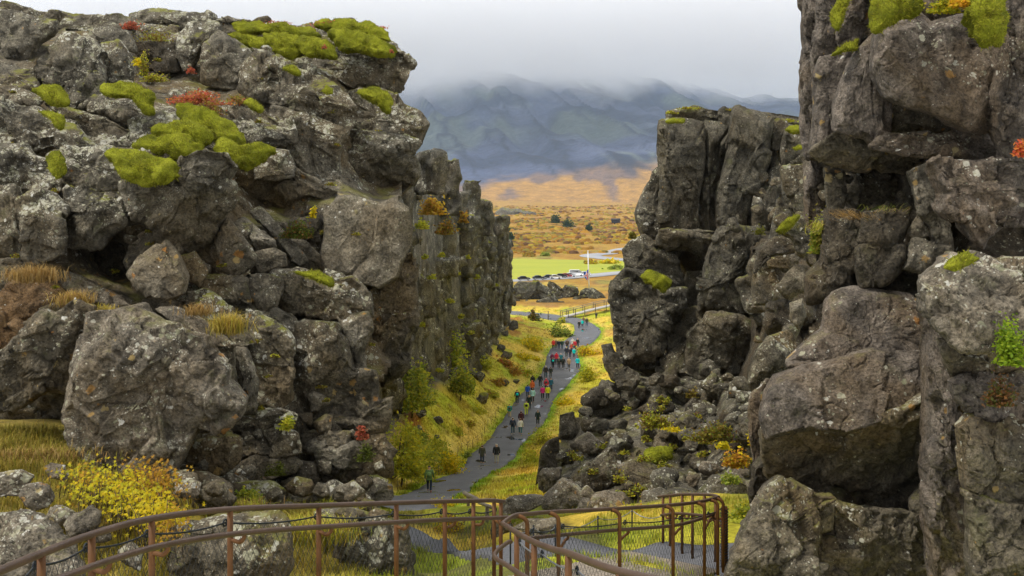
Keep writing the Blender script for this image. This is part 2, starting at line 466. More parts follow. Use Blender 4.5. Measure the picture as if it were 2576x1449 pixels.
def mixv(a, b, t): return a * (1 - t[:, None]) + np.asarray(b) * t[:, None]

def ground_colour(X, Y):
    P = np.stack([X, Y, np.zeros_like(X)], 1)
    n = fbm(P * .25, 4, 21); n2 = fbm(P * .9, 4, 22); n3 = fbm(P * .12, 3, 23)
    c = np.tile([.50, .45, .035], (len(X), 1))
    c = mixv(c, (.40, .44, .025), sstep(-.1, .3, n)); c = mixv(c, (.66, .46, .06), sstep(.05, .4, n3))
    c = mixv(c, (.22, .13, .035), sstep(.25, .5, n2) * .7)
    c = mixv(c, (.38, .14, .03), sstep(.32, .5, fbm(P * .2, 3, 24)) * .8 * sstep(34, 48, Y))
    xp = np.interp(Y, _XY, _XX)
    d = np.minimum(path_dist(X, Y, PL), path_dist(X, Y, PR))
    e = (Y < 260) * (Y > 45)
    right = (X > xp)
    c = mixv(c, (.22, .36, .012), sstep(1.5, .3, d + .6 * n2) * e * np.where(right, 1., .55))
    c = mixv(c, (.74, .56, .13), sstep(3.2, 1.6, d) * sstep(.6, 1.5, d) * e * np.where(right, .35, .8))
    # near meadow: greener
    nr = sstep(36, 26, Y)
    c = mixv(c, (.20, .24, .02), nr * sstep(-.2, .3, n + .3 * n2) * .85)
    c = mixv(c, (.10, .085, .04), nr * sstep(.1, .45, n2) * .6)
    left = nr * (X < -2.5)
    c = mixv(c, (.24, .17, .035), left * .8)
    # stony feet of the gorge walls
    wx = np.interp(Y, _WY, _WX)
    c = mixv(c, (.08, .075, .06), sstep(1.2, -.5, X - wx) * (Y < 218) * (Y > 60))
    # the plain
    pl = sstep(250, 262, Y)
    h = np.tile([.40, .215, .035], (len(X), 1))
    Q = P / np.array([14., 26., 1.])
    h = mixv(h, (.46, .32, .06), sstep(-.1, .35, fbm(Q, 4, 31))); h = mixv(h, (.27, .15, .05), sstep(.1, .45, fbm(Q * 1.7, 4, 32)))
    h = mixv(h, (.30, .29, .06), sstep(.25, .5, fbm(Q * .8, 4, 33)) * .7)
    far = sstep(560, 640, Y)
    h = mixv(h, (.42, .23, .03), far * .6)
    h = mixv(h, (.22, .10, .05), far * sstep(.12, .4, fbm(P / np.array([40., 70., 1.]), 5, 35)) * .8)
    h = mixv(h, (.45, .26, .05), sstep(1000, 1800, Y) * .6)
    c = c * (1 - pl[:, None]) + h * pl[:, None]
    return c

sc_ = np.concatenate([np.linspace(-.95, -.5, 10), np.linspace(-.48, -.13, 60), np.linspace(-.128, .135, 240), np.linspace(.14, .4, 50), np.linspace(.42, .95, 12)])
yr = np.concatenate([np.exp(np.linspace(math.log(6.5), math.log(255), 330)), np.exp(np.linspace(math.log(260), math.log(5200), 150))])
XX, YY = sc_[None, :] * yr[:, None], np.repeat(yr[:, None], len(sc_), 1)
ZZ = ground(XX, YY)
fx, fy = XX.ravel(), YY.ravel()
ins = np.zeros(len(fx), bool); sel = (fy > 10) & (fy < 260) & (np.abs(fx) < 40)
ins[sel] = in_strip(fx[sel], fy[sel], PL, PR) | in_strip(fx[sel], fy[sel], NL, NR)
gz0 = ground(fx, fy, False)
dd = np.full(len(fx), 9.); dd[sel] = path_dist(fx[sel], fy[sel], _pathpts)
zf = ZZ.ravel(); wgt = np.where(ins, 1., sstep(2.2, .4, dd))
zf = zf * (1 - wgt) + gz0 * wgt - np.where(ins, .08, 0)
col = ground_colour(fx, fy)
cut = int(np.searchsorted(yr, 256)); nC = len(sc_)
Vg = np.stack([fx, fy, zf], 1)
a = mk('ground', Vg[:(cut + 1) * nC], grid_faces(cut + 1, nC), M['ground'], col=col[:(cut + 1) * nC]); tag(a, kind='structure')
Vp = Vg[cut * nC:].copy(); Vp[:nC, 2] -= .02
a = mk('plain', Vp, grid_faces(len(yr) - cut, nC), M['plain'], col=col[cut * nC:]); tag(a, kind='structure')
o = strip('footpath', PL, PR, M['path'], .05, 9); tag(o, kind='structure')
o = strip('lower_footpath', NL, NR, M['path_dry'], .05, 7); tag(o, kind='structure')

# hay field, roads on the plain
def patch_on(name, poly, mat, lift, n=40):
    P = np.array([hit(u, v, 255) for u, v in poly]); return P
fieldL = np.array([hit(u, v, 255) for u, v in pts("1180,708 1285,704 1330,702 1400,699 1450,696 1520,692 1640,686 1760,680")])
fieldR = np.array([hit(u, v, 255) for u, v in pts("1180,650 1285,652 1330,653 1400,654 1450,655 1520,657 1640,659 1760,660")])
m, nt, b = newmat("hay_field"); g = nt.nodes.new("ShaderNodeNewGeometry")
mp_ = nd(nt, "Mapping"); mp_.inputs["Scale"].default_value = (.02, .12, 1); nt.links.new(g.outputs["Position"], mp_.inputs[0])
nt.links.new(ramp(nt, noise(nt, mp_.outputs[0], 1.0, 4, .6), [(.3, (.29, .33, .035)), (.7, (.40, .40, .04))]), b.inputs["Base Color"])
o = strip('hay_field', spline(fieldL, 6), spline(fieldR, 6), m, .25, 14); tag(o, kind='structure')
M['road'] = plain_material("pale_road", (.34, .34, .35), .6, var=.12, scale=.05)
def road(name, line, w, lift=.4):
    P = spline([hit(u, v, 255) for u, v in line], 8); T = np.gradient(P, axis=0); T[:, 2] = 0
    T /= np.linalg.norm(T, axis=1, keepdims=True); S = np.stack([-T[:, 1], T[:, 0], 0 * T[:, 0]], 1) * w / 2
    o = strip(name, P + S, P - S, M['road'], lift, 3); tag(o, kind='structure')
road('valley_road', pts("1230,712 1290,708 1400,702 1480,696 1580,686 1700,680"), 9)
road('river_road', pts("1700,660 1580,655 1520,650 1485,645 1500,641 1525,639 1550,633 1575,627 1620,622"), 11)

# ------------------------------------------------------------------ mountain
my = np.linspace(3300, 10500, 260); ms = np.linspace(-.62, .62, 420)
MX, MY = ms[None, :] * my[:, None], np.repeat(my[:, None], len(ms), 1)
P = np.stack([MX.ravel(), MY.ravel(), 0 * MX.ravel()], 1)
uu = HU + ms[None, :] * F + 0 * MY
crest = np.interp(uu.ravel(), [-600, 400, 900, 1120, 1210, 1300, 1500, 1700, 1850, 2020, 2400, 3200], [560, 620, 800, 1010, 1080, 1060, 1000, 930, 800, 760, 700, 500])
t = np.clip((P[:, 1] - 3600) / 4700, 0, 1.25)
foot = np.interp(uu.ravel(), [900, 1200, 1450, 1650, 1900], [0, .0, .03, .10, .12])
prof = np.interp(t, [0, .12, .3, .55, .8, 1.0, 1.25], [0, .07, .26, .56, .84, 1.0, .96])
rid = 1 - np.abs(fbm(np.stack([P[:, 0] / 900, P[:, 1] / 2600, 0 * t], 1), 5, 41)) * 2
gul = fbm(np.stack([P[:, 0] / 330 + .5 * fbm(P / 900, 3, 44), P[:, 1] / 1900, 0 * t], 1), 5, 42)
gul2 = np.abs(fbm(np.stack([P[:, 0] / 260 + P[:, 1] / 1400, P[:, 1] / 1300, 0 * t], 1), 4, 47))
mz = -44 + crest * (prof + foot * (1 - t) * np.clip(t * 6, 0, 1)) + np.clip(t * 3.2, 0, 1) * (40 * rid + (70 * gul - 200 * gul2 * np.clip(t * 2, 0, 1)) * np.interp(t, [0, .7, .95], [1, 1, .25]) + 20 * fbm(P / 160, 4, 43))
V = np.stack([P[:, 0], P[:, 1], mz], 1)
tt = (mz + 44) / 1000
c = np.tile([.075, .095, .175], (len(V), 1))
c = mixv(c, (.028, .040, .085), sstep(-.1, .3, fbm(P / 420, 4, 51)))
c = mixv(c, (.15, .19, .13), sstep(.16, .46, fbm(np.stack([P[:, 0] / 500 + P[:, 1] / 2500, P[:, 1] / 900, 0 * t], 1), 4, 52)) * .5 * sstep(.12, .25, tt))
lowt = .05 + .10 * fbm(np.stack([P[:, 0] / 300, P[:, 1] / 620, 0 * t], 1), 5, 53, .6) + np.interp(uu.ravel(), [1000, 1300, 1550, 1750], [-.01, .0, .07, .09])
c = mixv(c, (.47, .25, .05), sstep(lowt + .03, lowt - .03, tt) * .95)
c = mixv(c, (.11, .09, .12), sstep(lowt + .03, lowt - .03, tt) * sstep(.05, .3, fbm(np.stack([P[:, 0] / 110, P[:, 1] / 420, 0 * t], 1), 5, 54)) * .75)
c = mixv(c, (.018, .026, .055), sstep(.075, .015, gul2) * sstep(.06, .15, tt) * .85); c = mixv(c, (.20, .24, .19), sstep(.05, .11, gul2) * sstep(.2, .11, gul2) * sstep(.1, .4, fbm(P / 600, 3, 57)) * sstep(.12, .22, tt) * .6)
M['mountain'] = ground_material("mountain_scree", .02, 1.0)
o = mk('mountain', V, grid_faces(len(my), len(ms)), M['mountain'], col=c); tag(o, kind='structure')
# ------------------------------------------------------------------ rocks
def poly_area(P):
    x, y = P[:, 0], P[:, 1]; x2, y2 = np.roll(x, -1), np.roll(y, -1); cr = x * y2 - x2 * y
    A = cr.sum() / 2
    return abs(A), np.array([((x + x2) * cr).sum(), ((y + y2) * cr).sum()]) / (6 * A)

def outline(P, n):
    Q = []
    for k in range(len(P)):
        a, b, c = P[k - 1], P[k], P[(k + 1) % len(P)]
        Q += [b + (a - b) * .06, b + (c - b) * .06]
    Q = np.array(Q); D = np.vstack([Q, Q[:1]]); L = np.concatenate([[0], np.cumsum(np.linalg.norm(np.diff(D, axis=0), axis=1))])
    s = np.linspace(0, L[-1], n, endpoint=False)
    return np.stack([np.interp(s, L, D[:, 0]), np.interp(s, L, D[:, 1])], 1)

TRACED = []
def rock_geo(poly, Y, t=.34, apex=None, lean=.25, cuts=6, p=None, seed=0, res=3.4, rough=1.0, back=.55, side=0., tilt=.42, fac=1.0):
    """a fractured block: every outline edge carries its own sloping face, the front is a few tilted fracture planes"""
    P0 = np.array(poly, float); A, c0 = poly_area(P0); P0 = c0 + (P0 - c0) * 1.07
    c = np.array(apex, float) if apex is not None else c0
    per = np.linalg.norm(P0 - np.roll(P0, 1, 0), axis=1).sum()
    n = int(np.clip(per / res, 22, 300)); P = outline(P0, n)
    k = Y / F; S = math.sqrt(A) * k
    nf = int(np.clip(.52 * math.sqrt(A) / res, 5, 70))
    r = np.random.default_rng(seed * 7 + 13)
    A0, A1 = P0, np.roll(P0, -1, 0); E = A1 - A0; L2 = (E ** 2).sum(1)
    orient = np.sign(((P0[:, 0] * np.roll(P0[:, 1], -1) - np.roll(P0[:, 0], -1) * P0[:, 1]).sum()))
    outn = np.stack([E[:, 1], -E[:, 0]], 1) * orient / np.sqrt(L2)[:, None]       # outward, +v is down
    slo = r.uniform(1.4, 5.0, len(P0)) * np.where(outn[:, 1] < -.5, .5, np.where(outn[:, 1] > .5, 1.4, 1.0))
    npl = max(2, min(6, cuts // 2 + 1))
    pg = r.uniform(-tilt, tilt, (npl, 2)); ph = r.uniform(.75, 1.3, npl) * t * S; po = r.uniform(-.35, .35, (npl, 2)) * S
    def height(U):
        d = np.full(len(U), 1e9)
        for j in range(len(P0)):
            q = np.clip(((U - A0[j]) @ E[j]) / L2[j], 0, 1)
            d = np.minimum(d, slo[j] * np.linalg.norm(U - A0[j] - q[:, None] * E[j], axis=1) * k)
        x, z = (U[:, 0] - c[0]) * k, -(U[:, 1] - c[1]) * k
        for j in range(npl): d = np.minimum(d, np.maximum(ph[j] + pg[j, 0] * (x - po[j, 0]) + pg[j, 1] * (z - po[j, 1]), .08 * t * S))
        return d
    zc = (HV - c[1]) * k; xc = (c[0] - HU) * k
    rings, wts = [], []
    def ring(s, dy, w):
        U = P * (1 - s) + c * s
        yb = Y + lean * ((HV - U[:, 1]) * k - zc) + side * ((U[:, 0] - HU) * k - xc)
        y = yb - height(U) if dy is None else yb + dy
        f = (yb if dy is not None else y) / F
        rings.append(np.stack([(U[:, 0] - HU) * f, y, (HV - U[:, 1]) * f], 1)); wts.append(np.full(n, w))
    for s, d in ((.55, back), (.2, .75 * back), (.04, .35 * back)): ring(s, d * S, .0)
    for q in range(nf):
        s = (q / nf) ** 1.15; ring(s, None, float(sstep(0, .12, s)))
    V = np.concatenate(rings); w = np.concatenate(wts); N_ = len(rings)
    ca = V[:n].mean(0)[None]; cf = V[-n:].mean(0)[None]
    V = np.concatenate([V, ca, cf]); w = np.concatenate([w, [0], [1]])
    Q = grid_faces(N_, n, True)[:, ::-1]
    j = np.arange(n); T1 = np.stack([np.full(n, len(V) - 2), j, (j + 1) % n], 1)
    b0 = (N_ - 1) * n; T2 = np.stack([np.full(n, len(V) - 1), b0 + (j + 1) % n, b0 + j], 1)
    cen = V.mean(0)
    for q in range(cuts):                      # knocked-off corners
        nn = np.array([r.uniform(-1.2, 1.2), -1.0, r.uniform(-1.0, 1.2)]); nn /= np.linalg.norm(nn)
        d = (V - cen) @ nn; off = d.max() * (1 - r.uniform(.05, .30))
        V = V - (w * np.maximum(d - off, 0))[:, None] * nn
    Nn = normals(V, Q); Nn[-2:] = 0
    big = fbm(V / (S * .35) + seed, 3, seed) * .010 * S + facets(V / (S * np.array([.42, .42, .6])) + seed * 3.7, 920) * S * .055 * fac
    cell = np.abs(fbm(V / (S * .33) + 9 + seed, 3, seed + 5)); crack = -np.exp(-(cell / .03) ** 2) * .02 * S
    sz = .030 * Y; q1 = V / np.array([sz, sz, sz * 1.35]); fa = facets(q1 + seed, 900) * sz * .24 + facets(V / (sz * .36), 940) * sz * .085
    fine = fbm(V / .25, 4, 77, .62) * min(.034, .035 * S) + fbm(V / .06, 2, 78) * .007
    V = V + Nn * ((big + fa * fac * min(1, S / sz * .5) + crack * w + fine * (Y / 22) ** .5) * rough * (.45 + .55 * w))[:, None]
    return V, [Q, T1, T2], S

_seed = [0]
def rock(poly, Y, mat, parent, name='rock', keep=True, **kw):
    _seed[0] += 1
    if isinstance(poly, str): poly = pts(poly)
    V, Fs, S = rock_geo(poly, Y, seed=_seed[0], **kw)
    if keep: TRACED.append((np.mean(np.array(poly), 0), Y, S, parent.name if parent else ''))
    return mk(name, V, Fs, M[mat], parent, smooth=False)

def inpoly(P, poly):
    poly = np.array(poly); x, y = P[:, 0], P[:, 1]; ins = np.zeros(len(P), bool); j = len(poly) - 1
    for i in range(len(poly)):
        xi, yi = poly[i]; xj, yj = poly[j]
        c = ((yi > y) != (yj > y)) & (x < (xj - xi) * (y - yi) / (yj - yi + 1e-12) + xi); ins ^= c; j = i
    return ins

def rand_poly(u, v, r, rs, asp=1.0, n=8):
    a = np.sort(rs.uniform(0, 2 * np.pi, n)); a = (a + np.linspace(0, 2 * np.pi, n, endpoint=False)) / 2
    rr = r * rs.uniform(.7, 1.15, n)
    rot = rs.uniform(-.6, .6); x = rr * np.cos(a); y = rr * np.sin(a) * asp
    return [(u + x[k] * math.cos(rot) - y[k] * math.sin(rot), v + x[k] * math.sin(rot) + y[k] * math.cos(rot)) for k in range(n)]

def depth_at(uv, who):
    T = [(c, Y, S) for c, Y, S, w in TRACED if w == who]
    c = np.array([q[0] for q in T]); y = np.array([q[1] for q in T])
    d = ((uv[:, None, :] - c[None]) ** 2).sum(-1) + 900.; w = 1 / d ** 1.6
    return (w * y[None]).sum(1) / w.sum(1)

def body(obj, poly, who, push, mat, step=9, thick=5.0):
    """the mass of rock behind the single blocks: a closed, rough, blocky slab under the structure object"""
    P = np.array(pts(poly) if isinstance(poly, str) else poly); x0, y0 = P.min(0); x1, y1 = P.max(0)
    us = np.arange(x0, x1 + step, step); vs_ = np.arange(y0, y1 + step, step)
    U, Vv = np.meshgrid(us, vs_); uv = np.stack([U.ravel(), Vv.ravel()], 1)
    Y = depth_at(uv, who) + push
    W3 = np.stack([(uv[:, 0] - HU) / F * Y, Y, (HV - uv[:, 1]) / F * Y], 1)
    sz = .035 * float(np.mean(Y)); Y2 = Y + .35 * fbm(W3 / .9, 4, 61) + facets(W3 / sz, 960) * sz * .35 + facets(W3 / sz / .4, 970) * sz * .12
    W3 = np.stack([(uv[:, 0] - HU) / F * Y2, Y2, (HV - uv[:, 1]) / F * Y2], 1)
    ins = inpoly(uv, P); Q = grid_faces(len(vs_), len(us)); Q = Q[ins[Q].all(1)]
    B = W3 * ((W3[:, 1] + thick) / W3[:, 1])[:, None]; n = len(W3)
    e = {}
    for q in Q:
        for i in range(4):
            a, b_ = int(q[i]), int(q[(i + 1) % 4]); e[(a, b_)] = 1
    side = np.array([[b_, a, a + n, b_ + n] for (a, b_) in e if (b_, a) not in e])
    V = np.concatenate([W3, B]); Fs = np.concatenate([Q, Q[:, ::-1] + n, side])
    used = np.unique(Fs); mp = np.full(len(V), -1); mp[used] = np.arange(len(used))
    me = mesh_data(obj.name, V[used], mp[Fs]); me.materials.append(M[mat]); old = obj.data; obj.data = me
    return obj

def structure(name):
    me = bpy.data.meshes.new(name); o = bpy.data.objects.new(name, me); C.objects.link(o); tag(o, kind='structure'); return o

def fill(parent, poly, n, r0, r1, mat, seed, dy=(-.3, .3), asp=.8, name='rock', **kw):
    P = np.array(pts(poly) if isinstance(poly, str) else poly); rs = np.random.default_rng(seed); k = 0; tries = 0
    x0, y0 = P.min(0); x1, y1 = P.max(0)
    while k < n and tries < n * 30:
        tries += 1
        q = np.array([[rs.uniform(x0, x1), rs.uniform(y0, y1)]])
        if not inpoly(q, P)[0]: continue
        Y = float(depth_at(q, parent.name)[0]) + rs.uniform(*dy)
        r = math.exp(rs.uniform(math.log(r0), math.log(r1)))
        mm = mat if isinstance(mat, str) else mat[rs.integers(len(mat))]
        rock(rand_poly(q[0, 0], q[0, 1], r, rs, asp), Y, mm, parent, name, keep=False, cuts=7, res=4.5, lean=rs.uniform(0, .5), t=rs.uniform(.3, .55), **kw)
        k += 1

# ---- left cliff
CL = structure('cliff_left')
R_ = lambda s, Y, mat='rock_l', **kw: rock(s, Y, mat, CL, **kw)
up = dict(lean=.55)
# skyline and upper shelves
R_("-40,5 0,6 90,25 210,37 318,42 325,75 260,100 140,75 0,48 -40,45", 31, lean=1.1, apex=(150,70))
R_("-30,29 34,26 79,47 137,53 126,84 87,105 66,147 34,158 -30,153", 27.5, **up)
R_("84,169 153,90 184,84 237,105 263,132 247,147 258,190 253,232 211,271 168,271 158,216 118,205 92,197", 25.5, **up)
R_("253,111 298,103 324,147 332,179 326,205 263,211 258,158", 26.5, **up)
R_("232,76 263,68 316,76 332,100 340,130 298,112 253,108", 28.5, **up)
R_("-30,158 40,163 79,182 95,203 100,240 53,232 -30,205", 25.5, lean=.8)
R_("335,36 400,25 520,31 560,55 610,48 650,52 640,80 545,85 450,76 400,66 340,62", 33, lean=.6)
R_("636,52 650,44 672,40 681,47 680,56 640,58", 32, lean=.2)
R_("310,60 350,55 450,68 448,100 361,110 320,90", 32, 'rock_l', lean=.9)
R_("448,87 469,63 516,50 548,58 552,79 521,111 482,169 461,178 440,126", 29.5, **up)
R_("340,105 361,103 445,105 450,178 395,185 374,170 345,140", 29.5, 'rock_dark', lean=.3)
R_("515,115 550,84 592,105 632,132 619,169 590,225 558,220 512,205", 28.8, lean=.35)
R_("545,60 600,62 700,66 790,60 870,55 950,72 990,110 1000,135 900,150 760,150 640,128 590,105", 32.5, lean=1.4, apex=(780,120))
R_("608,169 642,126 674,137 700,160 690,263 632,256 600,229", 27.6, lean=.3)
R_("640,126 674,132 720,160 830,203 872,236 900,290 868,332 800,302 690,270 686,200", 27.4, lean=.5, apex=(740,235))
R_("755,150 850,138 980,132 1008,132 1033,163 1020,197 1004,234 940,226 880,230 830,202 770,186", 30.5, lean=.1, apex=(900,165), t=.3)
R_("866,236 930,223 1000,238 1015,262 1050,280 1074,310 1055,345 1050,367 1000,377 940,352 898,332 880,290", 29.2, lean=.3, apex=(985,300))
R_("890,330 985,343 1054,362 1032,392 1046,405 1051,440 1025,472 985,507 930,502 880,497 845,440 838,380", 28.2, lean=-.2, apex=(960,385), t=.5)
R_("680,272 780,288 874,328 848,392 852,440 800,472 750,457 716,400 688,350", 26.4, lean=.2, apex=(760,330))
R_("560,262 606,258 660,276 690,300 735,312 738,357 680,372 610,366 600,342 553,303", 25.6, **up)
R_("232,245 263,235 342,252 368,279 334,313 311,313 263,286 222,281", 24.6, **up)
R_("326,305 363,286 411,280 463,304 450,323 395,344 338,365 332,342", 23.8, lean=.9)
R_("120,262 179,277 263,296 328,327 340,366 263,372 229,369 164,305", 24.0, lean=.9)
R_("-30,240 40,262 87,267 134,294 155,316 134,366 79,380 34,372 -30,366", 23.0, **up)
R_("150,308 184,314 218,349 262,385 184,392 140,366", 22.6, lean=.7)
R_("-30,204 53,222 108,249 90,268 40,263 -30,242", 24.4, lean=.9)
R_("-30,365 60,362 78,390 122,402 152,442 146,482 40,474 -30,472", 21.6, **up)
R_("155,413 158,372 263,370 297,415 315,447 304,468 276,480 237,481 182,470 160,457", 20.8, lean=.45)
R_("262,372 330,372 420,390 455,408 449,457 395,463 311,463 296,416", 21.6, lean=.7)
R_("-30,470 37,473 45,500 48,545 62,610 50,640 -30,646", 19.8, lean=.2)
R_("45,508 84,483 105,481 138,496 160,521 164,538 149,551 152,590 152,634 132,648 87,661 52,647 60,618 52,566", 19.6, lean=.2, apex=(105,540))
R_("166,487 211,466 237,481 290,483 318,508 326,540 314,563 263,594 255,620 184,622 151,594 162,545", 20.2, lean=.0, apex=(235,520))
R_("311,460 395,458 449,453 455,406 500,385 566,395 588,426 568,455 581,468 581,508 549,563 523,607 455,647 411,636 388,578 361,565 321,568 314,508", 20.0, lean=-.75, apex=(480,440), t=.5, cuts=6)
R_("640,425 690,378 725,383 742,420 737,447 690,454 640,452", 24.2, **up)
R_("585,470 600,420 640,420 670,445 735,426 775,447 840,500 814,531 735,547 677,539 622,531 565,556", 24.5, 'rock_low', lean=-.9, apex=(720,445), cuts=5)
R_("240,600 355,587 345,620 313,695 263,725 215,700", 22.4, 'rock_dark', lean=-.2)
R_("416,597 448,645 467,697 459,738 421,757 369,752 340,711 324,687 350,655", 19.4, 'rock_face', lean=.35, apex=(425,690), cuts=4)
R_("324,616 379,585 394,603 356,655 321,692 311,658", 20.8, 'rock_face', lean=.3, cuts=4)
R_("450,645 490,630 523,684 501,721 467,702", 20.2, 'rock_low', lean=.3)
R_("500,600 548,553 560,600 563,658 556,692 520,690 500,650", 21.2, 'rock_low', lean=.1)
R_("633,537 656,525 673,537 711,587 774,655 746,668 698,607 675,589", 22.8, 'rock_face', lean=.5, cuts=4, t=.6)
R_("594,558 614,546 656,582 687,600 692,619 683,628 646,640 620,599", 22.2, 'rock_face', lean=.5, cuts=4, t=.6)
R_("644,637 685,625 716,640 716,668 677,684 631,692 633,666", 21.6, 'rock_low', lean=.2, cuts=5)
R_("546,555 577,553 623,613 645,645 634,668 588,700 554,694 559,658 538,597", 20.8, 'rock_low', lean=.35, cuts=5)
R_("690,600 760,610 815,650 815,690 770,690 715,685 705,640", 23.0, 'rock_low', lean=.2)
R_("700,560 800,545 822,560 818,680 780,650 740,610", 24.0, 'rock_dark', lean=.1)
R_("818,540 849,499 883,495 930,510 952,517 942,600 927,647 887,694 825,684 810,645 818,592", 22.6, 'rock_face', lean=.05, cuts=2, t=.16, tilt=.1, fac=.3, rough=.7)
R_("950,515 988,506 1026,529 1035,582 1027,620 1001,694 956,721 904,707 888,690 924,645 940,600", 22.4, 'rock_face', lean=.05, cuts=2, t=.18, tilt=.1, fac=.3, rough=.7)
R_("933,688 1000,690 1034,640 1048,740 1048,800 1028,907 1010,940 962,970 939,934 907,907 928,831 931,773", 22.8, 'rock_low', lean=-.35, apex=(985,790), cuts=4, t=.3)
R_("690,690 760,683 830,711 880,700 928,740 932,790 925,800 850,803 780,793 720,793 693,750", 21.2, 'rock_low', lean=.15, apex=(800,740))
R_("630,692 667,689 705,705 707,730 692,772 670,793 628,762 618,720", 20.6, 'rock_low', lean=.3)
R_("850,800 925,785 942,831 911,886 922,928 888,934 877,881", 20.9, 'rock_face', lean=.1, cuts=4)
R_("731,831 772,817 845,819 879,884 886,932 942,938 944,1048 885,1047 772,1040 733,1007 733,931", 20.4, 'rock_low', lean=.1, cuts=7, apex=(830,960), t=.3)
R_("638,921 677,915 735,929 737,1007 705,1031 645,1031 641,958", 19.4, 'rock_low', lean=.1, cuts=6)
R_("620,781 656,786 721,837 735,858 735,923 677,915 638,920 623,894 612,852", 19.6, 'rock_l', lean=.35, cuts=6)
R_("552,757 600,750 660,779 690,775 735,800 735,835 656,795 615,800 570,792", 20.4, 'rock_l', lean=.6)
R_("583,876 619,879 648,958 642,1036 611,1036 599,958", 18.8, 'rock_face', lean=.1, cuts=3)
R_("393,779 448,774 529,821 587,868 570,875 500,860 432,810", 18.6, 'rock_rl', lean=.9, cuts=5)
R_("470,845 555,868 587,868 592,960 605,1010 560,1010 520,930", 18.4, 'rock_low', lean=.1)
R_("135,685 170,686 230,713 292,743 327,772 300,780 250,762 190,752 148,722", 19.8, 'rock_rl', lean=.8, cuts=5)
R_("440,755 470,740 520,725 560,760 600,800 640,860 600,870 530,815 470,775", 19.6, 'rock_l', lean=.6)
R_("500,690 560,690 620,700 630,765 560,755 505,730", 20.4, 'rock_low', lean=.4)
R_("222,800 303,788 340,780 397,821 502,852 518,889 558,931 555,971 602,1010 594,1050 540,1089 487,1073 460,1120 430,1180 340,1195 260,1190 190,1125 163,1040 182,945 214,852", 16.6, 'rock_rl', lean=.22, apex=(380,960), cuts=10, t=.3, tilt=.3)
R_("-40,905 0,890 74,824 105,794 137,791 179,763 224,781 226,852 197,902 172,986 116,976 53,1018 -40,1050", 17.2, 'rock_low', lean=-.1, apex=(110,870), cuts=12)
R_("100,776 140,760 152,780 105,794", 18.6, 'rock_low'); R_("226,780 265,773 310,788 300,794 226,794", 18.2, 'rock_rl')
R_("-20,770 12,788 16,822 -20,835", 18.8, 'soil'); R_("18,815 40,799 66,815 72,836 55,845 33,836", 18.4, 'soil')
R_("-30,800 20,830 60,848 40,880 -30,895", 18.8, 'soil')
R_("-30,745 0,735 50,688 110,698 182,745 205,768 150,790 100,802 60,812 -30,800", 19.4, 'soil', lean=.9, cuts=5)
R_("560,1010 640,1035 705,1030 745,1045 735,1080 660,1090 590,1085 545,1050", 19.0, 'rock_low', lean=.1)
R_("600,1088 650,1090 700,1078 747,1090 757,1140 700,1152 640,1147 598,1152", 18.8, 'rock_low')
R_("735,1040 772,1042 885,1050 944,1050 965,1010 985,1000 975,1060 960,1095 870,1080 790,1082", 20.2, 'rock_low', lean=-.1)
R_("760,1085 880,1088 872,1122 800,1147 763,1140", 19.6, 'rock_low'); R_("788,1125 850,1114 892,1112 917,1140 907,1178 870,1184 800,1168", 19.4, 'rock_l')
R_("880,1090 960,1090 980,1140 985,1200 930,1215 905,1180 915,1140", 20.0, 'rock_low'); R_("898,1225 950,1204 986,1223 991,1250 970,1267 900,1264", 19.2, 'rock_face')
R_("778,1235 810,1224 826,1245 816,1267 783,1267", 19.0, 'rock_rub'); R_("450,1100 540,1092 600,1100 600,1160 560,1190 480,1190", 17.6, 'rock_low')
R_("560,1185 640,1150 700,1155 700,1200 640,1215 570,1215", 18.6, 'rock_low'); R_("700,1155 790,1170 800,1215 740,1225 700,1205", 19.2, 'rock_dark')
R_("590,1215 680,1215 720,1240 710,1275 620,1275", 17.8, 'rock_l'); R_("720,1230 780,1235 785,1270 720,1270", 18.8, 'rock_low')
R_("440,1190 520,1195 580,1225 580,1275 470,1270", 16.4, 'rock_low')
R_("435,1330 560,1308 690,1298 722,1330 728,1420 705,1470 440,1470", 12.7, 'rock_low', lean=.5, cuts=6)
R_("850,1345 940,1318 1020,1318 1037,1400 1040,1475 860,1475", 15.4, 'rock_rub', lean=.2, cuts=8)
R_("790,1290 870,1280 930,1300 900,1340 820,1345", 16.4, 'rock_l', lean=.5)
body(CL, "-60,60 330,75 560,85 780,150 985,160 1000,225 1010,300 1020,450 1005,520 1015,640 1020,800 985,930 950,1000 955,1200 960,1290 400,1330 -60,1330", 'cliff_left', .9, 'rock_low')
fill(CL, "0,240 300,200 560,280 640,380 560,420 300,480 0,480", 40, 16, 40, 'rock_l', 1, (.1, .5))
fill(CL, "150,490 560,560 800,640 930,820 930,1000 640,1030 600,800 300,700", 45, 14, 42, ('rock_low', 'rock_l', 'rock_face'), 2, (.1, .6))
fill(CL, "440,1040 700,1045 975,1060 980,1262 450,1275", 90, 12, 38, ('rock_low', 'rock_l', 'rock_dark', 'rock_rub'), 3, (-.2, .4))
fill(CL, "560,80 960,100 1000,200 700,240 600,180", 12, 14, 30, 'rock_l', 4, (.1, .6))

fill(CL, '430,1190 980,1250 1000,1335 860,1355 740,1335 430,1335', 44, 14, 42, ('rock_low', 'rock_l', 'rock_rub'), 5, (-1.6, -.6))
fill(CL, '0,1180 160,1185 210,1290 150,1330 0,1300', 12, 14, 34, ('rock_low', 'rock_rl'), 6, (-3.0, -2.2))

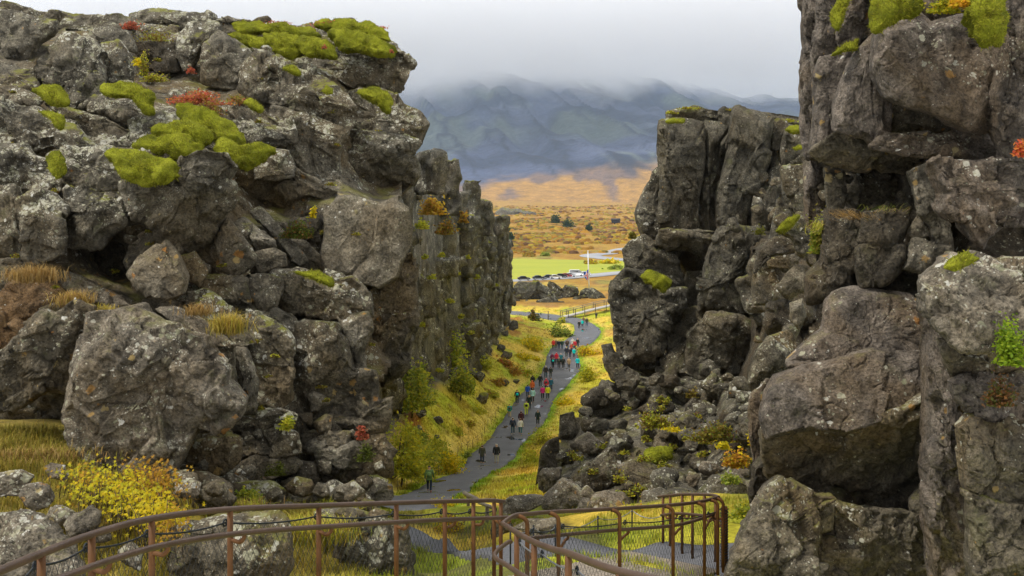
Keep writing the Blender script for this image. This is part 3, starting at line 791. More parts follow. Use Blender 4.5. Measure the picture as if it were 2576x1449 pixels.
# ---- right cliff
CR = structure('cliff_right')
R_ = lambda s, Y, mat='rock_r', **kw: rock(s, Y, mat, CR, **kw)
R_("2027,-60 2066,-60 2068,79 2055,132 2058,237 2047,316 2060,385 2030,385 2030,290 2016,242 2024,113 2033,108 2024,29", 19, lean=.05, cuts=4, t=.5)
R_("2008,-60 2030,-60 2032,24 2022,32 2010,18", 19.4, lean=0, cuts=3)
R_("2059,-60 2137,-60 2113,87 2095,139 2066,149 2053,186 2050,132 2059,74", 18.4, lean=.1, cuts=5)
R_("2122,14 2150,-60 2215,-60 2203,47 2176,79 2163,107 2112,113 2109,79", 18.0, lean=.1, cuts=5)
R_("2200,-60 2520,-60 2530,60 2440,45 2345,60 2300,30 2225,60", 17.4, lean=.4, cuts=5)
R_("2064,149 2156,125 2163,147 2132,190 2108,263 2105,337 2084,384 2043,388 2055,263 2051,197", 17.4, lean=.1, cuts=3, apex=(2085,230), t=.25, tilt=.2, fac=.5)
R_("2204,87 2224,64 2211,171 2242,237 2239,334 2203,371 2180,342 2145,339 2101,326 2104,263 2128,192 2159,132", 16.6, lean=.12, cuts=4, apex=(2170,230), t=.3, tilt=.25, fac=.5)
R_("2222,58 2248,41 2309,28 2345,57 2434,41 2453,111 2526,126 2524,190 2513,237 2508,318 2451,328 2414,313 2361,286 2293,265 2240,239 2207,171 2217,105", 15.8, lean=.22, cuts=4, apex=(2330,130), t=.3, tilt=.22, fac=.5)
R_("2233,240 2293,262 2361,284 2414,311 2416,330 2300,345 2240,335", 17.0, 'rock_low', lean=-.8, cuts=4)
R_("2200,369 2240,334 2293,338 2414,326 2508,316 2521,334 2524,384 2560,395 2450,412 2340,404 2280,390", 16.0, lean=-.2, cuts=5, apex=(2380,350))
R_("2515,-60 2640,-60 2640,405 2540,397 2518,320 2513,240 2528,180 2530,60", 15.0, lean=.1, cuts=6)
R_("2351,405 2456,416 2551,397 2640,397 2640,580 2530,573 2498,594 2477,622 2444,594 2436,557 2398,552 2375,529 2386,487 2365,447", 14.9, lean=-.05, cuts=8, apex=(2470,480), t=.3)
R_("2286,434 2345,406 2369,447 2390,487 2379,529 2395,628 2361,621 2349,566 2317,540 2301,474", 16.0, 'rock_face', lean=.05, cuts=6)
R_("2283,582 2311,538 2345,594 2293,597", 16.1, 'rock_face'); R_("2301,600 2395,619 2395,642 2330,692 2275,676 2291,632", 15.9, 'rock_face', cuts=4)
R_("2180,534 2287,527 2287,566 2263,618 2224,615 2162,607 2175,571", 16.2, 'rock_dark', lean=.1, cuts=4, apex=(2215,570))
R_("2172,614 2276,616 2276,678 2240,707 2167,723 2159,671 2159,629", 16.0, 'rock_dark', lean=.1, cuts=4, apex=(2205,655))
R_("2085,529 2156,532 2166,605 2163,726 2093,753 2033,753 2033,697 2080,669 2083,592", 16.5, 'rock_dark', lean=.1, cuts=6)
R_("2075,421 2127,422 2132,487 2120,530 2085,526 2077,461", 17.6, 'rock_low'); R_("2125,420 2214,427 2292,458 2300,530 2180,540 2130,500", 18.4, 'rock_low', lean=0, cuts=5)
R_("2045,382 2110,330 2182,345 2292,390 2345,404 2288,440 2214,431 2124,423 2077,415", 16.9, 'rock_low', lean=-1.0, apex=(2180,365), cuts=4)
R_("2030,380 2060,375 2080,420 2085,530 2060,600 2035,560 2025,470", 19.5, 'rock_r', lean=.1, cuts=6)
R_("2330,711 2377,658 2410,644 2466,647 2524,665 2640,650 2640,905 2480,885 2420,885 2388,850 2358,820 2338,790", 11.8, 'rock_rl', lean=.55, cuts=12, apex=(2460,770), t=.34)
R_("2088,760 2106,738 2156,725 2277,743 2332,770 2347,826 2347,905 2200,895 2043,923 1995,918 1991,908 2056,847 2077,831", 15.6, lean=.5, cuts=3, apex=(2190,840), t=.14, tilt=.1, fac=.35)
R_("1946,975 1962,951 2043,920 2200,884 2347,890 2347,1012 2266,1046 2124,1091 2045,1078 1943,1100 1928,1055", 14.9, lean=.38, cuts=3, apex=(2130,1000), t=.16, tilt=.1, fac=.4)
R_("1930,1082 2045,1066 2124,1080 2266,1036 2347,1000 2347,1130 2310,1200 2210,1278 2090,1292 2000,1252 1942,1200", 15.05, 'rock_low', lean=-.85, cuts=4, apex=(2130,1150), t=.16, tilt=.25, fac=.8)
R_("2348,826 2361,787 2392,790 2372,850 2402,960 2422,1080 2442,1200 2462,1350 2442,1480 2360,1480 2338,1300 2348,1100", 13.6, lean=0, cuts=7, t=.5)
R_("2365,850 2420,880 2480,882 2560,900 2640,900 2640,960 2451,940 2400,960", 12.6, 'rock_low', lean=-.6, cuts=5)
R_("2393,960 2451,930 2556,936 2640,984 2640,1065 2503,1066 2451,1053 2409,1005", 12.4, lean=.3, cuts=6)
R_("2418,1080 2450,1050 2520,1062 2640,1068 2640,1255 2500,1273 2438,1232", 12.2, 'rock_low', lean=.1, cuts=9)
R_("2438,1240 2500,1268 2640,1258 2640,1480 2450,1480 2452,1350", 12.0, 'rock_low', lean=0, cuts=10)
R_("1835,1480 1850,1400 1898,1294 1935,1239 1966,1209 1993,1222 2056,1251 2100,1262 2058,1275 2055,1357 2047,1412 1977,1425 1925,1480", 13.8, 'rock_low', lean=.35, cuts=9, apex=(1960,1330))
R_("2064,1262 2100,1265 2095,1331 2054,1343 2054,1278", 14.2, 'rock_face', cuts=4); R_("2096,1265 2124,1275 2193,1288 2289,1296 2330,1340 2345,1357 2345,1490 2059,1490 2059,1347 2091,1341", 14.4, 'rock_low', lean=0, cuts=8)
R_("1985,1400 2060,1405 2065,1490 1930,1490", 13.4, 'rock_low', cuts=5); R_("2290,1260 2345,1190 2352,1310 2340,1360 2300,1340", 14.6, 'rock_low')
R_("1892,1170 1936,1128 1948,1170 1960,1217 1922,1264 1894,1296 1886,1249", 18.0, 'rock_dark', lean=.2); R_("1890,1000 1935,958 1948,1000 1932,1080 1938,1132 1900,1172 1886,1100", 18.6, 'rock_r', lean=.1)
body(CR, "2035,-60 2620,-60 2620,1480 1900,1480 1930,1300 1900,1180 1905,1000 1990,930 2060,760 2045,640 2045,400 2040,200", 'cliff_right', .8, 'rock_dark')
fill(CR, "2070,420 2300,420 2400,640 2340,740 2080,740", 18, 14, 36, ('rock_low', 'rock_dark'), 11, (.2, .6)); fill(CR, "1900,1200 2340,1270 2340,1470 1900,1470", 22, 16, 45, ('rock_low', 'rock_face'), 12, (.1, .5))
fill(CR, "2360,880 2570,900 2570,1440 2380,1440", 24, 14, 40, ('rock_low', 'rock_r'), 13, (.0, .4))

# ---- columned cliff across the gorge
CC = structure('column_cliff')
R_ = lambda s, Y, mat='rock_c', **kw: rock(s, Y, mat, CC, **kw)
R_("1679,281 1726,269 1744,267 1781,274 1812,278 1807,314 1771,314 1726,309 1677,306", 41.5, lean=.1, cuts=5)
R_("1664,312 1721,308 1773,316 1773,396 1760,502 1746,594 1700,650 1658,600 1664,475 1658,370", 40.5, lean=.06, cuts=3, t=.28, p=3.2, tilt=.15, fac=.6)
R_("1769,312 1839,322 1804,380 1804,449 1812,620 1765,655 1763,475", 41.0, lean=.06, cuts=3, t=.4, tilt=.15, fac=.6)
R_("1808,278 1821,269 1854,275 1849,319 1808,317", 41.2, cuts=4)
R_("1850,278 1944,300 1936,396 1918,462 1891,502 1881,650 1815,650 1808,488 1835,396 1845,325", 40.0, lean=.05, cuts=3, t=.3, p=3.2, tilt=.15, fac=.6)
R_("1942,298 1978,309 1968,391 1944,451 1924,451 1935,383", 40.6, lean=.05, cuts=4, t=.5)
R_("1974,317 2045,320 2045,414 1968,419 1964,380", 39.5, lean=.1, cuts=4); R_("1850,271 1940,283 2045,296 2045,324 1942,304", 42, lean=.5, cuts=3)
R_("1940,431 1970,422 1973,449 1960,502 1944,581 1933,632 1889,645 1893,515 1919,462", 39.6, lean=.05, cuts=3, t=.4, tilt=.15, fac=.6)
R_("1646,436 1663,430 1667,475 1662,581 1626,645 1608,575 1600,539 1613,502", 40.8, lean=.1, cuts=5)
R_("1969,449 2049,436 2057,488 2021,517 1984,543 1971,488", 36, cuts=6); R_("1967,421 2029,414 2042,466 2032,542 2008,547 1975,471", 34, cuts=6)
R_("1942,581 1960,500 1990,540 2000,600 1950,640 1925,640", 34.5, cuts=6)
R_("1568,628 1586,606 1623,592 1654,617 1701,641 1714,694 1717,727 1662,733 1620,693 1576,685", 39.5, lean=.15, cuts=6)
R_("1650,615 1662,580 1806,580 1804,635 1783,667 1736,635 1686,632", 39.0, lean=-.5, cuts=3, apex=(1740,600))
R_("1690,630 1740,635 1785,670 1775,690 1725,692", 41.0, 'rock_dark', lean=-.9, cuts=2)
R_("1576,683 1620,693 1667,731 1722,731 1720,773 1691,799 1675,857 1670,893 1664,925 1617,936 1575,934 1550,906 1544,817 1536,762 1544,720", 38.2, lean=.05, cuts=5, apex=(1625,800), t=.3, tilt=.3)
R_("1729,686 1775,683 1770,775 1713,775 1721,725", 40.0, 'rock_rub', lean=.0, cuts=3); R_("1716,775 1762,775 1759,817 1706,885 1676,885 1671,831 1692,799", 38.6, 'rock_rub', lean=.3, cuts=4)
R_("1776,662 1808,580 1907,580 1912,659 1857,706 1897,782 1883,796 1791,801 1758,819 1760,778 1768,712", 37.6, lean=.05, cuts=8, apex=(1835,690))
R_("1787,799 1857,793 1914,819 1914,857 1891,896 1880,943 1804,948 1750,960 1734,910 1737,844 1758,817", 36.8, 'rock_rub', lean=.05, cuts=7, apex=(1825,860), t=.3)
R_("1684,886 1735,856 1738,910 1720,938 1673,933 1660,904", 37.6, cuts=6); R_("1857,707 1923,679 1951,699 1949,741 1964,778 1923,819 1910,817 1873,780", 33, cuts=7)
R_("1954,584 1977,560 2011,541 2042,552 2047,621 2024,636 2008,634 1993,600", 27, 'rock_rub', lean=.3, cuts=7); R_("1917,619 1950,596 1993,599 2008,628 1985,639 1927,647 1908,681 1898,686", 28, 'rock_dark', lean=.3, cuts=6)
R_("1925,645 1985,633 1984,676 1933,673", 29, 'rock_low', cuts=5); R_("1980,690 2006,668 2030,673 2039,697 2029,726 1982,750 1956,724", 27, 'rock_low', lean=.2, cuts=5)
R_("1896,674 1945,671 1958,711 1939,765 1896,765", 29, 'rock_low', cuts=7); R_("1987,762 2020,751 2028,794 2010,827 1989,804", 25.5, 'rock_face', cuts=4)
R_("1934,846 1989,830 2012,878 1994,898 1960,880", 26, 'rock_low', cuts=5); R_("1902,896 1936,850 1991,890 1991,912 1972,978 1895,985 1884,962", 24.5, 'rock_rub', lean=.2, cuts=6)
R_("1513,870 1541,864 1554,904 1577,934 1622,940 1600,962 1540,955 1521,910", 37.4, cuts=6); R_("1935,765 1985,750 1995,800 1985,835 1935,845 1920,815", 28, 'rock_dark', cuts=7)
body(CC, "1680,290 1790,285 2060,310 2080,640 2080,960 1900,990 1560,960 1560,840 1560,740 1600,640 1670,560 1670,330", 'column_cliff', 5.5, 'rock_dark', thick=9.0)
fill(CC, "1560,900 1900,940 1900,990 1530,985", 26, 12, 30, 'rock_rub', 21, (-.4, .3)); fill(CC, "1900,440 2040,440 2040,960 1900,960", 34, 12, 34, ('rock_low', 'rock_rub'), 22, (.1, .8))
fill(CC, "1620,330 1950,330 1900,700 1620,700", 4, 14, 26, 'rock_c', 23, (.1, .5), asp=1.5)

# ---- rubble slope under it
RU = structure('rubble_slope')
R_ = lambda s, Y, mat='rock_rub', **kw: rock(s, Y, mat, RU, **kw)
R_("1362,1133 1375,1116 1404,1103 1409,1170 1357,1211 1349,1217", 33, 'rock_dark', lean=.2, cuts=4); R_("1408,1045 1443,1037 1451,1091 1441,1103 1420,1113 1404,1104", 35, cuts=5, lean=.1)
R_("1355,1196 1364,1182 1414,1179 1403,1219 1367,1238 1355,1230", 31, 'rock_rl', lean=.4, cuts=4); R_("1436,1209 1478,1166 1488,1169 1538,1127 1561,1157 1566,1191 1553,1246 1517,1246 1488,1253 1460,1238", 30, lean=0, cuts=5, apex=(1510,1178), t=.6)
R_("1370,1254 1414,1208 1436,1211 1464,1238 1485,1267 1474,1284 1365,1284", 28.5, 'rock_rl', lean=.4, cuts=7); R_("1314,1250 1364,1248 1368,1265 1335,1284 1270,1294 1266,1270 1285,1253", 27, 'rock_face', lean=.8, cuts=5)
R_("1576,1170 1593,1160 1625,1164 1727,1200 1743,1217 1709,1240 1620,1248 1578,1240 1568,1196", 29, lean=.4, cuts=8); R_("1484,1275 1493,1248 1525,1240 1569,1248 1585,1275 1588,1335 1478,1335", 26, 'rock_rl', lean=.4, cuts=7)
R_("1718,1101 1728,1087 1757,1095 1775,1128 1785,1139 1736,1159 1723,1133", 31, cuts=5); R_("1644,1130 1654,1050 1694,1048 1711,1080 1706,1130", 32.5, 'rock_face', lean=.2, cuts=3, t=.25)
R_("1563,975 1578,971 1617,974 1622,1001 1594,1022 1565,1003", 36, cuts=5); R_("1744,1017 1783,1013 1801,1038 1783,1061 1762,1064 1747,1038", 33, cuts=5); R_("1828,1046 1867,1024 1882,1046 1862,1077 1839,1072", 30, 'rock_rl', cuts=5)
R_("1863,1070 1883,1050 1917,1058 1932,1080 1907,1111 1871,1098", 26, cuts=6); R_("1763,1191 1804,1185 1836,1174 1840,1197 1772,1219", 29.5, cuts=5); R_("1560,960 1620,950 1700,960 1760,965 1850,955 1905,985 1870,1020 1780,1010 1700,1020 1620,1000", 36, cuts=9, lean=.2)
R_("1480,1000 1530,960 1560,985 1560,1040 1500,1050 1470,1030", 36.5, cuts=7); R_("1450,1110 1480,1090 1540,1130 1550,1150 1490,1140 1445,1125", 32.5, 'rock_rl', cuts=4)
R_("1790,1200 1850,1195 1890,1220 1890,1270 1800,1270 1760,1240", 26, cuts=6); R_("1620,1240 1700,1240 1790,1255 1800,1300 1700,1310 1600,1300", 25, cuts=7, lean=.5); R_("1290,1330 1330,1310 1400,1310 1420,1340 1380,1370 1300,1360", 22, 'rock_face', cuts=5, lean=.6)
R_("1240,1300 1275,1295 1290,1330 1270,1365 1235,1360", 23, cuts=5)
body(RU, "1400,1110 1420,1060 1480,1020 1540,960 1900,960 1900,1310 1500,1330 1375,1280 1390,1200", 'rubble_slope', .8, 'rock_rub', thick=6)
fill(RU, "1415,1050 1480,1000 1550,940 1890,960 1900,1150 1700,1160 1450,1110", 80, 14, 40, ('rock_rub', 'rock_rub', 'rock_c', 'rock_dark'), 31, (-.6, .2))
fill(RU, "1370,1200 1450,1110 1900,1140 1890,1280 1600,1310 1390,1280", 50, 14, 40, ('rock_rub', 'rock_c', 'rock_rl'), 32, (-.5, .2))
# ------------------------------------------------------------------ far gorge wall: stacked basalt columns
FW = structure('gorge_wall')
FWM = bpy.data.meshes.new('x')
def prism(cx, cy, z0, z1, w, d, rot, seed, n=34, rough=.14):
    r = np.random.default_rng(seed); a = np.linspace(0, 2 * np.pi, n, endpoint=False)
    sq = 1 / (np.abs(np.cos(a)) ** 5 + np.abs(np.sin(a)) ** 5) ** .2
    rad = sq * (1 + .10 * r.uniform(-1, 1, n))
    m = int(np.clip((z1 - z0) / .35, 5, 26)); zz = np.linspace(z0, z1, m)
    zz = np.concatenate([zz, [z1 + .02, z1 + .03]]); sc = np.concatenate([np.full(m, 1.), [.82, .3]]); sc[m - 1] = .95; sc[0] = .93
    lx, lz = r.uniform(-.05, .05, 2)
    V = []
    for z, s in zip(zz, sc):
        x = np.cos(a) * rad * w / 2 * s + lx * (z - z0); y = np.sin(a) * rad * d / 2 * s + lz * (z - z0)
        V.append(np.stack([x * math.cos(rot) - y * math.sin(rot) + cx, x * math.sin(rot) + y * math.cos(rot) + cy, np.full(n, z)], 1))
    V = np.concatenate(V); Q = grid_faces(len(zz), n, True); Nn = normals(V, Q)
    V = V + Nn * (rough * (fbm(V / 1.1, 4, seed % 7 + 300) * 1.2 + .5 * fbm(V / .35, 3, 301)) + (.62 * facets(V / np.array([1.6, 1.6, 2.4]), 980) + .22 * facets(V / .7, 985)) * min(1., rough / .12))[:, None]
    k = len(V) - n
    return V, [Q, np.array([list(range(k, k + n))]), np.array([list(range(n))[::-1]])]
rs = np.random.default_rng(5); y = 84.0; idx = 0
while y < 216:
    wd = rs.uniform(1.6, 6.0); dy = .02; x = np.interp(y, _WY, _WX); x2 = np.interp(y + 1, _WY, _WX)
    rot = -math.atan2(x2 - x, 1.0); top = np.interp(y, _TY, _TZ) - .4 + 1.3 * float(vnoise(np.array([[y / 9., 0, 0]]), 4)[0]) + rs.uniform(-.5, .4)
    gz = float(ground(x + 1.2, y, False)) - 1.2; z = gz; off0 = rs.uniform(-.9, .9)
    while z < top - .4:
        h = min(rs.uniform(2.0, 8.0), top - z + .01)
        if top - z - h < 1.2: h = top - z
        o_ = off0 + rs.uniform(-.75, .75) - .045 * (z - gz)
        V, Fs = prism(x + o_ - 1.7, y + rs.uniform(-.2, .2), z, z + h + .05, 3.6, wd * 1.15, rot + rs.uniform(-.25, .25), idx + 1000)
        mk('rock_column', V, Fs, M['rock_far'], FW, smooth=False); idx += 1; z += h
    y += wd
# pillars standing on its rim
for u, v0, v1, Y, wpx in ((1137, 402, 500, 121, 38), (1190, 455, 512, 141, 36), (1085, 388, 440, 104, 60), (1160, 490, 540, 131, 30), (1215, 508, 560, 152, 44), (1255, 545, 620, 178, 40)):
    p0 = at(u, v1, Y); p1 = at(u, v0, Y); w = wpx / F * Y; idx += 1
    V, Fs = prism(p0[0], p0[1], p0[2] - 2, p1[2], w, w * 1.1, .3, 2000 + idx, rough=.09)
    mk('rock_pillar', V, Fs, M['rock_far'], FW)
# mass behind the columns
t = np.linspace(80, 216, 60); V = []
for q in t:
    x = np.interp(q, _WY, _WX) - 1.1; tz = np.interp(q, _TY, _TZ) - 1.0
    V += [[x + .5, q, float(ground(x + 2.3, q, False)) - 2], [x, q, tz], [x - 4, q, tz - .2], [x - 4, q, -30]]
V = np.array(V); FW.data = mesh_data('gorge_wall', V, grid_faces(60, 4, True)); FW.data.materials.append(M['rock_far'])
bpy.data.meshes.remove(FWM)

# outcrop in front of the flagpole, lava ridge on the plain
M['rock_out'] = rock_material('basalt_outcrop', (.062, .060, .050), .22, .4, 0, 1.0, 1.4, .4, 1.0)
OC = structure('lava_outcrop')
for s, Y in (("1295,722 1307,709 1330,713 1355,713 1378,722 1390,739 1384,757 1351,759 1318,764 1292,752", 276), ("1270,722 1300,724 1310,765 1270,770", 270),
             ("1378,718 1384,706 1400,714 1412,731 1421,716 1452,722 1455,736 1449,760 1440,766 1415,756 1390,745", 280),
             ("1461,732 1473,724 1493,725 1514,738 1526,754 1511,764 1481,767 1458,770 1452,764", 278), ("1351,757 1378,749 1390,757 1419,760 1407,776 1390,771 1356,770", 266)):
    rock(s, Y, 'rock_out', OC, cuts=5, res=2.0, lean=.4)
body(OC, "1275,735 1380,730 1450,738 1500,752 1480,765 1400,765 1275,768", 'lava_outcrop', 3, 'rock_out', step=4, thick=12)
fill(OC, "1280,730 1500,745 1520,762 1400,772 1280,768", 24, 5, 11, 'rock_out', 41, (-4, 1))
LR = structure('lava_ridge')
for s, Y in (("1250,534 1266,523 1285,527 1303,526 1320,531 1340,533 1356,543 1352,551 1290,550 1250,548", 1500), ("1390,538 1420,537 1450,543 1445,549 1400,546", 1700), ("1455,546 1490,545 1512,550 1500,556 1460,553", 1500)):
    rock(s, Y, 'rock_far', LR, cuts=6, res=2.0, lean=.4, rough=.6)
body(LR, "1256,532 1340,536 1350,548 1256,546", 'lava_ridge', 6, 'rock_far', step=4, thick=40)

# loose boulders in the grass
rs = np.random.default_rng(9)
bl = [(1212,1004,22,'broad flat lava boulder in the grass right of the slim willow'),(1203,946,20,'tall dark lava boulder leaning on the foot of the gorge wall behind the slim willow'),(1298,960,9,'small lava stone in the grass level with the orange jacket'),
 (1270,964,12,'lava stone in the grass between the broad boulder and the path'),(1102,1056,14,'lava stone in the grass below the leftmost willow'),(1055,1040,17,'upright dark lava boulder at the foot of the leftmost willow'),
 (1275,894,16,'lava boulder at the left end of the long yellow bush'),(1292,822,18,'large rounded lava boulder where the gorge wall ends at the path'),(1240,856,17,'lava boulder on the scree halfway along the gorge wall'),(1261,876,15,'lava boulder on the scree beside the reddish bush'),
 (1052,1080,12,'lava stone on the bank left of the wire fence'),(1099,1099,8,'smallest lava stone above the wide green bush'),(1023,1160,13,'pale lava stone between the large willow and the small yellow bush'),(1228,880,12,'lava stone touching the gorge wall above the yellow green bush'),
 (1160,985,10,'lava stone right behind the trunk of the slim willow'),(1270,840,13,'lava boulder on the scree just left of the largest rounded boulder')]
for k, (u, v, r, lab) in enumerate(bl):
    p = hit(u, v + r * .5, 60)
    q = rand_poly(u, v, r, rs, .7); _seed[0] += 1
    V, Fs, S = rock_geo(q, p[1], seed=_seed[0], cuts=6, res=2.6, lean=.5)
    V[:, 2] += p[2] - V[:, 2].min() - .12 * S; V[:, 1] += p[1] - V[:, 1].mean()
    o = mk('lava_boulder', V, Fs, M['rock_far']); tag(o, lab, 'boulder', 'loose boulders below the far gorge wall')
for u, v, r, Y, lab in ((90, 1250, 48, 13.4, 'lichen speckled boulder poking out of the long grass beside the yellow bush'), (205, 1318, 45, 12.9, 'dark boulder in the grass just under the yellow leafy bush'), (150, 1300, 40, 13.2, 'boulder between the pale pitted one and the yellow bush'), (30, 1215, 46, 14.0, 'dark boulder at the left edge above the pale pitted one'), (250, 1345, 34, 12.9, 'low boulder behind the second railing post'), (140, 1190, 30, 14.6, 'small boulder in the grass under the big lichen boulder'), (470, 1230, 40, 15.0, 'reddish dark boulder right of the yellow bush at the cliff foot'), (330, 1400, 40, 12.2, 'mossy boulder between the third and fourth railing posts')):
    _seed[0] += 1; V, Fs, S = rock_geo(rand_poly(u, v, r, rs, .75), Y, seed=_seed[0], cuts=8, lean=.5); o = mk('boulder', V, Fs, M['rock_rl'], smooth=False); tag(o, lab, 'boulder')
_seed[0] += 1; V, Fs, S = rock_geo(pts("-40,1302 40,1297 100,1316 134,1352 170,1383 192,1436 186,1490 -40,1490"), 11.6, seed=_seed[0], cuts=10, lean=.7)
o = mk('boulder', V, Fs, M['rock_rl']); tag(o, 'big pale pitted boulder behind the handrail at the lower left corner', 'boulder')

# ------------------------------------------------------------------ moss cushions
m, nt, b = newmat("moss"); M['moss'] = m
g = nt.nodes.new("ShaderNodeNewGeometry"); pos = g.outputs["Position"]
n1 = noise(nt, pos, 2.2, 5, .6); n2 = noise(nt, pos, 34, 4, .75); n3 = noise(nt, pos, 9, 4, .6)
colr = ramp(nt, n1, [(.3, (.10, .11, .012)), (.5, (.24, .255, .018)), (.74, (.40, .41, .035))])
colr = mixc(nt, .8, colr, ramp(nt, n2, [(.28, (.35, .35, .3)), (.62, (1.25, 1.25, 1.2))]), 'MULTIPLY')
colr = mixc(nt, math_(nt, 'MULTIPLY', maprange(nt, n3, .55, .7), .5), colr, (.16, .12, .02))
nt.links.new(colr, b.inputs["Base Color"]); b.inputs["Roughness"].default_value = 1.0; b.inputs["Specular IOR Level"].default_value = .1
bp = nd(nt, "Bump", Strength=1.0, Distance=.06); nt.links.new(math_(nt, 'ADD', n2, math_(nt, 'MULTIPLY', n3, .6)), bp.inputs["Height"]); nt.links.new(bp.outputs[0], b.inputs["Normal"])

def pillow(poly, Y, t=.5, lean=.8, seed=0, res=3.2):
    P0 = np.array(pts(poly) if isinstance(poly, str) else poly, float); A, c = poly_area(P0)
    per = np.linalg.norm(P0 - np.roll(P0, 1, 0), axis=1).sum(); n = int(np.clip(per / res, 20, 200)); P = outline(outline(P0, 60), n)
    k = Y / F; S = math.sqrt(A) * k; nf = int(np.clip(.5 * math.sqrt(A) / res, 5, 50)); zc = (HV - c[1]) * k; rings = []
    for s, d in [(.5, .35), (.15, .3), (.02, .12)] + [((q / nf) ** 1.3, None) for q in range(nf)]:
        U = P * (1 - s) + c * s; yb = Y + lean * ((HV - U[:, 1]) * k - zc)
        h = t * S * (1 - (1 - s) ** 2.4) if d is None else -d * S
        y = yb - h; f = np.minimum(y, yb) / F
        rings.append(np.stack([(U[:, 0] - HU) * f, y, (HV - U[:, 1]) * f], 1))
    V = np.concatenate(rings); V = np.concatenate([V, V[:n].mean(0)[None], V[-n:].mean(0)[None]]); Q = grid_faces(len(rings), n, True)[:, ::-1]
    j = np.arange(n); b0 = (len(rings) - 1) * n
    T1 = np.stack([np.full(n, len(V) - 2), j, (j + 1) % n], 1); T2 = np.stack([np.full(n, len(V) - 1), b0 + (j + 1) % n, b0 + j], 1)
    Nn = normals(V, Q); Nn[-2:] = 0
    lump = fbm(V / .5, 3, 501) * .13 + (.5 - np.abs(fbm(V / .26, 2, 502))) * .16 + fbm(V / .07, 3, 503) * .02
    V = V + Nn * (lump * min(1.6, S * 1.3))[:, None]
    return V, [Q, T1, T2]

M['moss_frond'] = leaf_material('moss_frond', .2, .9)
def moss(lobes, label):
    ps = [pillow(s, Y, seed=i, **(kw[0] if kw else {})) for i, (s, Y, *kw) in enumerate(lobes)]
    def fronds(q, par):
        V, Fs = q; rs = np.random.default_rng(len(V)); Nn = normals(V, Fs[0]); S = np.ptp(V[:, 0]) * np.ptp(V[:, 2])
        k = rs.integers(0, len(V) - 2, int(np.clip(S * 1700, 150, 1600))); k = k[Nn[k, 1] < .3]; nn = Nn[k] + rs.normal(size=(len(k), 3)) * .45; h = rs.uniform(.02, .045, len(k))[:, None]
        sd_ = np.cross(nn, rs.normal(size=(len(k), 3))); sd_ /= np.linalg.norm(sd_, axis=1, keepdims=True); B = V[k]
        W_ = np.stack([B - sd_ * .007, B + sd_ * .007, B + nn * h], 1).reshape(-1, 3); c_ = np.repeat(np.array([(.30, .30, .022), (.22, .22, .018), (.16, .15, .016), (.38, .36, .03)])[rs.integers(0, 4, len(k))], 3, 0)
        o_ = mk('fronds', W_, np.arange(len(W_)).reshape(-1, 3), M['moss_frond'], par, smooth=False, col=c_); tag(o_, kind='stuff')
    if len(ps) == 1: o = mk('moss_cushion', *ps[0], M['moss']); fronds(ps[0], o)
    else:
        a = np.concatenate([q[0] for q in ps]); c = a.mean(0); c[2] = a[:, 2].min(); o = empty('moss_cushion', c)
        for q in ps: fronds(q, mk('moss_lobe', *q, M['moss'], o))
    tag(o, label, 'moss', 'moss cushions on the cliffs')
moss([("82,226 105,217 147,217 165,232 168,263 147,265 116,252", 23.7)], 'squarish moss cushion beside a lichen rock near the left picture edge')
moss([("253,229 263,214 290,214 303,206 340,208 371,232 394,247 386,263 384,286 366,284 350,255 316,239 263,239", 23.6)], 'moss cushion trailing down a rock above the largest moss heap')
moss([("93,279 126,280 155,294 160,308 152,326 137,313 111,289", 21.9)], 'small tongue of moss draped over the edge of a left boulder')
moss([("442,269 474,267 527,288 581,315 611,355 598,371 590,384 553,357 500,318 448,300", 23.3), ("382,327 432,314 487,309 526,331 531,352 511,371 448,357", 22.5),
      ("332,366 369,346 421,338 474,343 502,369 510,397 450,394 390,386", 21.9), ("267,385 316,382 384,395 434,418 452,446 411,460 342,452 311,441 288,408", 19.6),
      ("540,355 560,348 600,363 660,363 692,378 660,402 635,414 620,427 600,422 585,414 545,387", 22.2)], 'largest heap of yellow green moss, several lobes on the left cliff')
moss([("115,405 126,382 153,378 162,408 165,436 142,450 122,436", 20.2)], 'round dark green moss tuft wedged left of a rounded lichen boulder')
moss([("710,171 733,161 754,179 754,189 736,184", 26.5)], 'small moss tuft on the long slanted slab'); moss([("807,229 820,214 837,222 838,236 823,239", 26.2)], 'tiny moss tuft at the lower end of the slanted slab')
moss([("900,232 946,222 983,236 988,258 977,284 962,276 930,252", 28.0)], 'moss cushion on the prow below the mossy top of the left cliff'); moss([("613,258 630,248 659,271 659,284 641,276", 25.0)], 'little moss cushion beside the red heather patch')
moss([("568,84 594,80 661,96 669,116 646,126 594,112", 29.6), ("658,85 725,85 754,99 756,132 741,147 707,142 678,113", 29.6), ("739,103 791,95 833,112 848,132 846,147 778,142 755,126", 29.2),
      ("829,79 883,82 938,99 985,110 998,126 991,142 923,139 855,126", 29.8), ("789,61 844,49 891,53 938,65 972,79 985,104 936,99 883,84 829,76", 31.2), ("588,60 633,53 673,61 740,68 795,68 802,97 725,92 659,82 594,81", 31.0)], 'wide bumpy moss carpet covering the top of the left cliff')
moss([("739,684 799,685 835,702 837,721 812,710 772,694", 20.2)], 'narrow strip of moss on the ledge under the flat grey rock face')
moss([("2199,29 2212,3 2253,-40 2323,-40 2313,26 2251,41 2224,62 2203,84", 14.9, dict(lean=.25, t=.7))], 'thick moss hanging over the top edge of the right boulder'); moss([("2091,39 2106,8 2130,-30 2140,-20 2126,26 2108,78 2099,68", 17.2)], 'hanging moss strand in the cleft at the top right')
